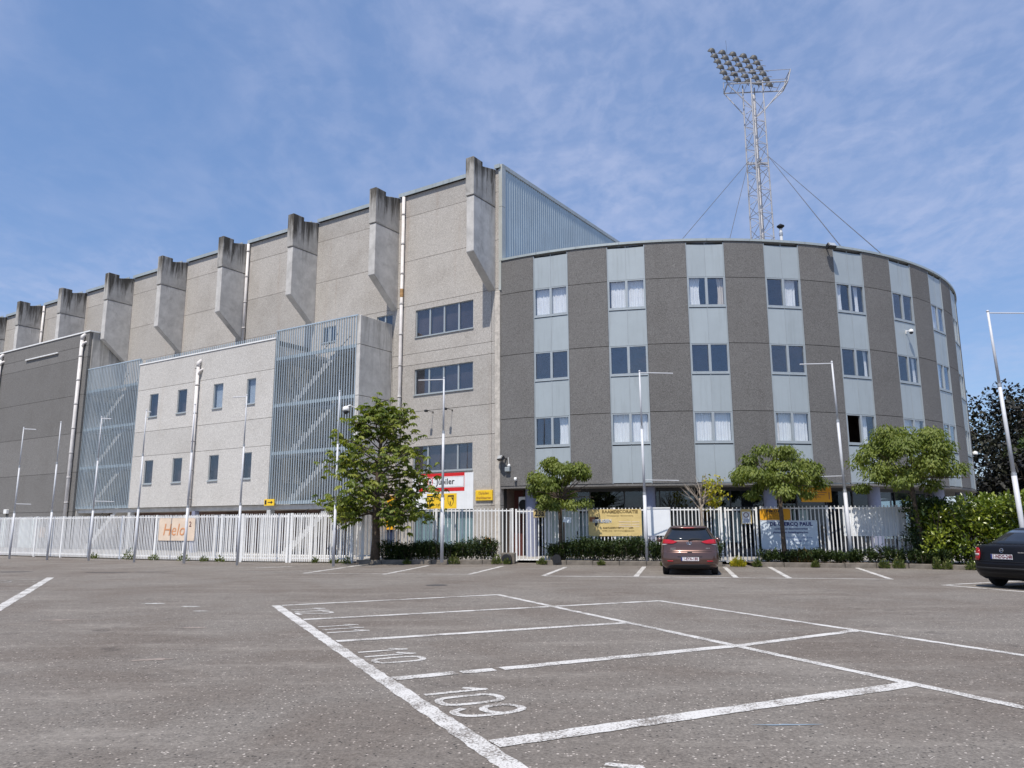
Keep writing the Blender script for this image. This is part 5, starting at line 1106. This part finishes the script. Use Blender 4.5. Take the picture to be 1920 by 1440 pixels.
# ================================================================== CARS
def make_car(name, lab, loc, heading, lev, Lr, Lf, paint, L_, axles, wheel_r, track):
    """body lofted from plan outlines; local x forward from the rear bumper, y left"""
    random.seed(3)
    t_ = thing(name, lab, 'car', loc, heading)
    lev = np.array(lev); Z, XR, XF, WW = lev.T
    zs = np.unique(np.concatenate([np.linspace(Z[k], Z[k+1], 4) for k in range(len(Z)-1)]))
    f = lambda A: (lambda z: float(np.interp(z, Z, A)))
    fr_, ff_, fw = f(XR), f(XF), f(WW)
    PE = 3.4
    def xrear(y, z): w_ = fw(z); k = min(1, abs(y)/w_); return fr_(z)+min(Lr, (ff_(z)-fr_(z))*.35)*(1-(1-k**PE)**(1/PE))
    rows = []
    for z in zs:
        w_ = fw(z); x0, x1 = fr_(z), ff_(z); lr = min(Lr, (x1-x0)*.35); lf = min(Lf, (x1-x0)*.35); pts = []
        for i in range(-14, 15):
            a = i/14*math.pi/2; sy = math.copysign(abs(math.sin(a))**(2/PE), a); cx_ = abs(math.cos(a))**(2/PE); pts.append((x0+lr*(1-cx_), w_*sy, z))
        for k in range(1, 12): q = k/12; pts.append((x0+lr+(x1-lf-x0-lr)*q, w_*(1+.0*q), z))
        for i in range(14, -15, -1):
            a = i/14*math.pi/2; sy = math.copysign(abs(math.sin(a))**(2/PE), a); cx_ = abs(math.cos(a))**(2/PE); pts.append((x1-lf*(1-cx_), w_*sy, z))
        for k in range(11, 0, -1): q = k/12; pts.append((x0+lr+(x1-lf-x0-lr)*q, -w_, z))
        rows.append(pts+[pts[0]])
    mb = MB(); n_ = len(rows[0])-1
    mb.add([p for r in rows for p in r[:-1]], [(i*n_+j, i*n_+(j+1) % n_, (i+1)*n_+(j+1) % n_, (i+1)*n_+j) for i in range(len(rows)-1) for j in range(n_)]+[tuple(range(n_-1, -1, -1)), tuple(range((len(rows)-1)*n_, len(rows)*n_))])
    body = mb.build('body', paint, t_, smooth=True)
    for ax in axles:
        for sg in (1, -1):
            c_ = MB().lathe([(wheel_r+.06,-.3),(wheel_r+.06,.3)], 24, (ax, sg*(track+.02), wheel_r+.01), 'Y').build('cutter', 'car_trim', t_)
            bo = body.modifiers.new('arch', 'BOOLEAN'); bo.object = c_; bo.operation = 'DIFFERENCE'; bo.solver = 'EXACT'
    bpy.context.view_layer.update()
    me = bpy.data.meshes.new_from_object(body.evaluated_get(bpy.context.evaluated_depsgraph_get()))
    body.modifiers.clear(); body.data = me
    me.materials.clear(); me.materials.append(MAT[paint])
    for o in [c for c in t_.children if c.name.startswith('cutter')]: bpy.data.objects.remove(o)
    for ax in axles:
        for sg in (1, -1):
            R0 = wheel_r; y1 = track+.085; y0 = track-.10
            wh = MB().lathe([(.30*R0,y0),(.92*R0,y0),(R0,y0+.03),(R0,y1-.03),(.93*R0,y1),(.62*R0,y1-.004)], 28, (0,0,0), 'Y')
            if sg < 0: wh.v = [(x, -y, z) for x, y, z in wh.v]
            w1 = wh.build('wheel', 'tyre', t_, smooth=False, loc=(ax, 0, R0))
            rm = MB().lathe([(.05,y1+.002),(.2*R0,y1),(.6*R0,y1-.012),(.64*R0,y1-.0)], 24, (0,0,0), 'Y')
            if sg < 0: rm.v = [(x, -y, z) for x, y, z in rm.v]
            rm.build('rim', 'rim', w1)
    def patch(nm, mat, rowsz, off=.008, cols=18, parent=None, th=.006):
        """a piece lying on the rear face; rowsz = [(z, y0, y1)...]"""
        R1 = [[(xrear(y, z)-off, y, z) for y in np.linspace(a, b, cols)] for z, a, b in rowsz]
        o = MB().grid(R1).build(nm, mat, parent or t_, smooth=True); s_ = o.modifiers.new('s', 'SOLIDIFY'); s_.thickness = th; s_.offset = 0; return o
    return t_, patch, xrear, fw
def plate(t_, txt, xr, z, xs):
    p_ = MB().box(-.26,.26,-.006,.006,-.056,.056).build('number_plate', 'plate_white', t_); p_.location = (xr, 0, z); p_.rotation_euler = (0, 0, R_(-90))
    MB().box(-.26,-.222,-.008,-.006,-.055,.055).build('plate_band', 'ink_navy', p_)
    text(p_, txt, .105, .02, 0, 'ink_red', -.008, sx=.93, bold=.003)
    MB().box(-.245,.245,-.0075,-.0062,-.05,-.046).box(-.245,.245,-.0075,-.0062,.046,.05).build('plate_border', 'ink_red', p_)
    return p_
# --- brown hatchback
hd = R_(90-12.2)
LEV = [(.19,.16,3.92,.78),(.26,.06,3.98,.835),(.36,.01,4.02,.862),(.48,.0,4.03,.868),(.60,.012,4.02,.868),(.68,.03,4.0,.866),(.73,.075,3.97,.862),(.84,.105,3.9,.85),(.93,.115,3.6,.832),(1.0,.135,3.15,.81),(1.07,.17,2.98,.785),(1.16,.25,2.8,.735),(1.27,.36,2.6,.675),(1.36,.46,2.4,.625),(1.41,.49,2.28,.59),(1.445,.55,2.15,.545),(1.468,.72,1.98,.44),(1.478,1.0,1.7,.25)]
t_, patch, xr, fw = make_car('brown_hatchback', 'metallic brown hatchback parked nose in toward the white fence', (5.30, 23.52, 0), hd, LEV, .62, .9, 'car_brown', 4.0, (.72, 3.25), .305, .735)
gz = [(1.035,-.70,.70),(1.10,-.675,.675),(1.18,-.63,.63),(1.26,-.585,.585),(1.33,-.545,.545),(1.375,-.515,.515)]
g_ = patch('rear_window', 'car_glass', gz, .009, 22)
wp = MB().path([(xr(0,1.05)-.035,.02,1.045),(xr(.0,1.07)-.04,-.1,1.075),(xr(0,1.075)-.035,-.36,1.075)], [.018,.014,.006], 6).build('rear_wiper', 'car_trim', t_)
sp_ = patch('spoiler', 'car_brown', [(1.385,-.54,.54),(1.405,-.545,.545),(1.43,-.53,.53),(1.45,-.5,.5)], .07, 18, th=.03)
patch('brake_light', 'tail_red', [(1.393,-.16,.16),(1.408,-.16,.16)], .09, 8)
for sg in (1, -1):
    def yy_(a, b): return (min(sg*a, sg*b), max(sg*a, sg*b))
    tlp = patch('tail_light', 'tail_red', [(.925,*yy_(.50,.800)),(.955,*yy_(.42,.802)),(.985,*yy_(.35,.798)),(1.02,*yy_(.45,.790)),(1.05,*yy_(.60,.778))], .012, 14, th=.02)
    patch('reverse_lamp', 'tail_clear', [(.885,*yy_(.76,.818)),(.905,*yy_(.69,.812)),(.923,*yy_(.62,.806))], .012, 8, tlp)
    patch('reflector', 'tail_red', [(.405,*yy_(.50,.66)),(.44,*yy_(.49,.67))], .010, 8)
    mr = MB().lathe([(.02,-.1),(.075,-.06),(.085,.03),(.04,.1)], 12, (2.55, sg*.93, 1.0), 'Y').build('door_mirror', 'car_brown', t_, smooth=True); MB().tube((2.6,sg*.78,.98),(2.56,sg*.9,.98), .025, 6).build('mirror_arm', 'car_trim', mr)
    # side glass
    sgz = [[(x, sg*(fw(z)+.004), z) for x in np.linspace(.75+.4*(z-1.05)*2.0, 2.78-.75*(z-1.05)*2.2, 12)] for z in np.linspace(1.06, 1.37, 6)]
    MB().grid(sgz).build('side_window', 'car_glass', t_, smooth=True)
patch('lower_bumper', 'car_trim', [(.20,-.62,.62),(.25,-.66,.66),(.30,-.60,.60),(.33,-.42,.42)], .006, 18)
patch('plate_recess', 'car_trim', [(.548,-.36,.36),(.562,-.36,.36)], .006, 10)
patch('boot_seam', 'car_trim', [(.708,-.66,.66),(.714,-.66,.66)], .004, 18); patch('boot_handle', 'car_trim', [(.672,-.07,.07),(.692,-.07,.07)], .008, 6)
plate(t_, '1-EYA-180', xr(0,.485)-.014, .487, 1)
em = MB(); 
for k in range(20):
    a, b = 2*math.pi*k/20, 2*math.pi*(k+1)/20; em.tube((0,.075*math.cos(a),.04*math.sin(a)), (0,.075*math.cos(b),.04*math.sin(b)), .007, 5)
em.tube((0,.035,-.03),(0,.02,.03), .007, 5).tube((0,-.02,-.03),(0,-.035,.03), .007, 5).tube((0,.03,-.004),(0,-.03,.006), .006, 5)
e_ = em.build('emblem', 'chrome', t_); e_.location = (xr(0,.95)-.014, 0, .95)
for y0, z_ in ((.56,.80),(.56,.755),(-.44,.80)):
    b_ = MB()
    for k in range(4): b_.box(-.004,0,y0-.04*k-.03,y0-.04*k-.005,-.012,.012)
    q = b_.build('badge', 'chrome', t_); q.location = (xr(y0-.08, z_)-.006, 0, z_)
# --- black saloon, cut by the picture edge
LEV2 = [(.20,.20,4.3,.76),(.28,.08,4.36,.82),(.38,.02,4.4,.838),(.50,.0,4.4,.842),(.585,.0,4.4,.844),(.60,.035,4.4,.844),(.74,.05,4.36,.842),(.88,.07,4.2,.828),(.96,.10,3.9,.805),(.995,.14,3.6,.79),(1.01,.42,3.45,.775),(1.06,.54,3.3,.75),(1.16,.72,3.1,.695),(1.27,.93,2.85,.635),(1.35,1.12,2.65,.585),(1.395,1.3,2.5,.54),(1.415,1.55,2.3,.44),(1.425,1.8,2.1,.25)]
hd2 = math.atan2(.39, .92)
fx, fy = math.cos(hd2), math.sin(hd2); wl = Vector((11.98, 19.50)); ax0 = .88; tr2 = .735
org = wl-Vector((fx, fy))*ax0-Vector((-fy, fx))*tr2
t_, patch, xr, fw = make_car('black_saloon', 'black saloon car parked beside the laurel hedge', (org.x, org.y, 0), hd2, LEV2, .5, .9, 'car_black', 4.4, (ax0, 3.5), .305, tr2)
patch('rear_window', 'car_glass', [(1.035,-.66,.66),(1.10,-.645,.645),(1.18,-.60,.60),(1.27,-.55,.55),(1.34,-.51,.51)], .008, 22)
for sg in (1, -1):
    yy_ = lambda a, b: (min(sg*a, sg*b), max(sg*a, sg*b))
    tlp = patch('tail_light', 'tail_red', [(.64,*yy_(.60,.838)),(.70,*yy_(.58,.838)),(.80,*yy_(.57,.832)),(.90,*yy_(.60,.822)),(.935,*yy_(.64,.812))], .014, 12, th=.02)
    patch('indicator', 'tail_clear', [(.755,*yy_(.59,.834)),(.80,*yy_(.59,.831))], .028, 10, tlp)
    sgz = [[(x, sg*(fw(z)+.004), z) for x in np.linspace(.95+.9*(z-1.02)*1.6, 3.2-1.4*(z-1.02), 12)] for z in np.linspace(1.03, 1.34, 6)]
    MB().grid(sgz).build('side_window', 'car_glass', t_, smooth=True)
    mr = MB().lathe([(.02,-.1),(.075,-.06),(.085,.03),(.04,.1)], 12, (2.95, sg*.92, .98), 'Y').build('door_mirror', 'car_black', t_, smooth=True); MB().tube((3.0,sg*.76,.97),(2.96,sg*.88,.97), .025, 6).build('mirror_arm', 'car_trim', mr)
patch('boot_seam', 'car_trim', [(.618,-.58,.58),(.626,-.58,.58)], .004, 18)
patch('bumper_strip', 'car_trim', [(.44,-.78,.78),(.49,-.78,.78)], .008, 18)
plate(t_, '1-NDG-248', xr(0,.72)-.012, .74, 1)
em = MB()
for k in range(18):
    a, b = 2*math.pi*k/18, 2*math.pi*(k+1)/18; em.tube((0,.045*math.cos(a),.045*math.sin(a)), (0,.045*math.cos(b),.045*math.sin(b)), .006, 5)
em.tube((0,.05,.012),(0,-.05,-.012), .007, 5); e_ = em.build('emblem', 'chrome', t_); e_.location = (xr(0,.87)-.012, 0, .885)
b_ = MB()
for k in range(5): b_.box(-.004,0,-.40-.035*k,-.375-.035*k,-.012,.012)
q = b_.build('badge', 'chrome', t_); q.location = (xr(-.45,.84)-.006, 0, .845)
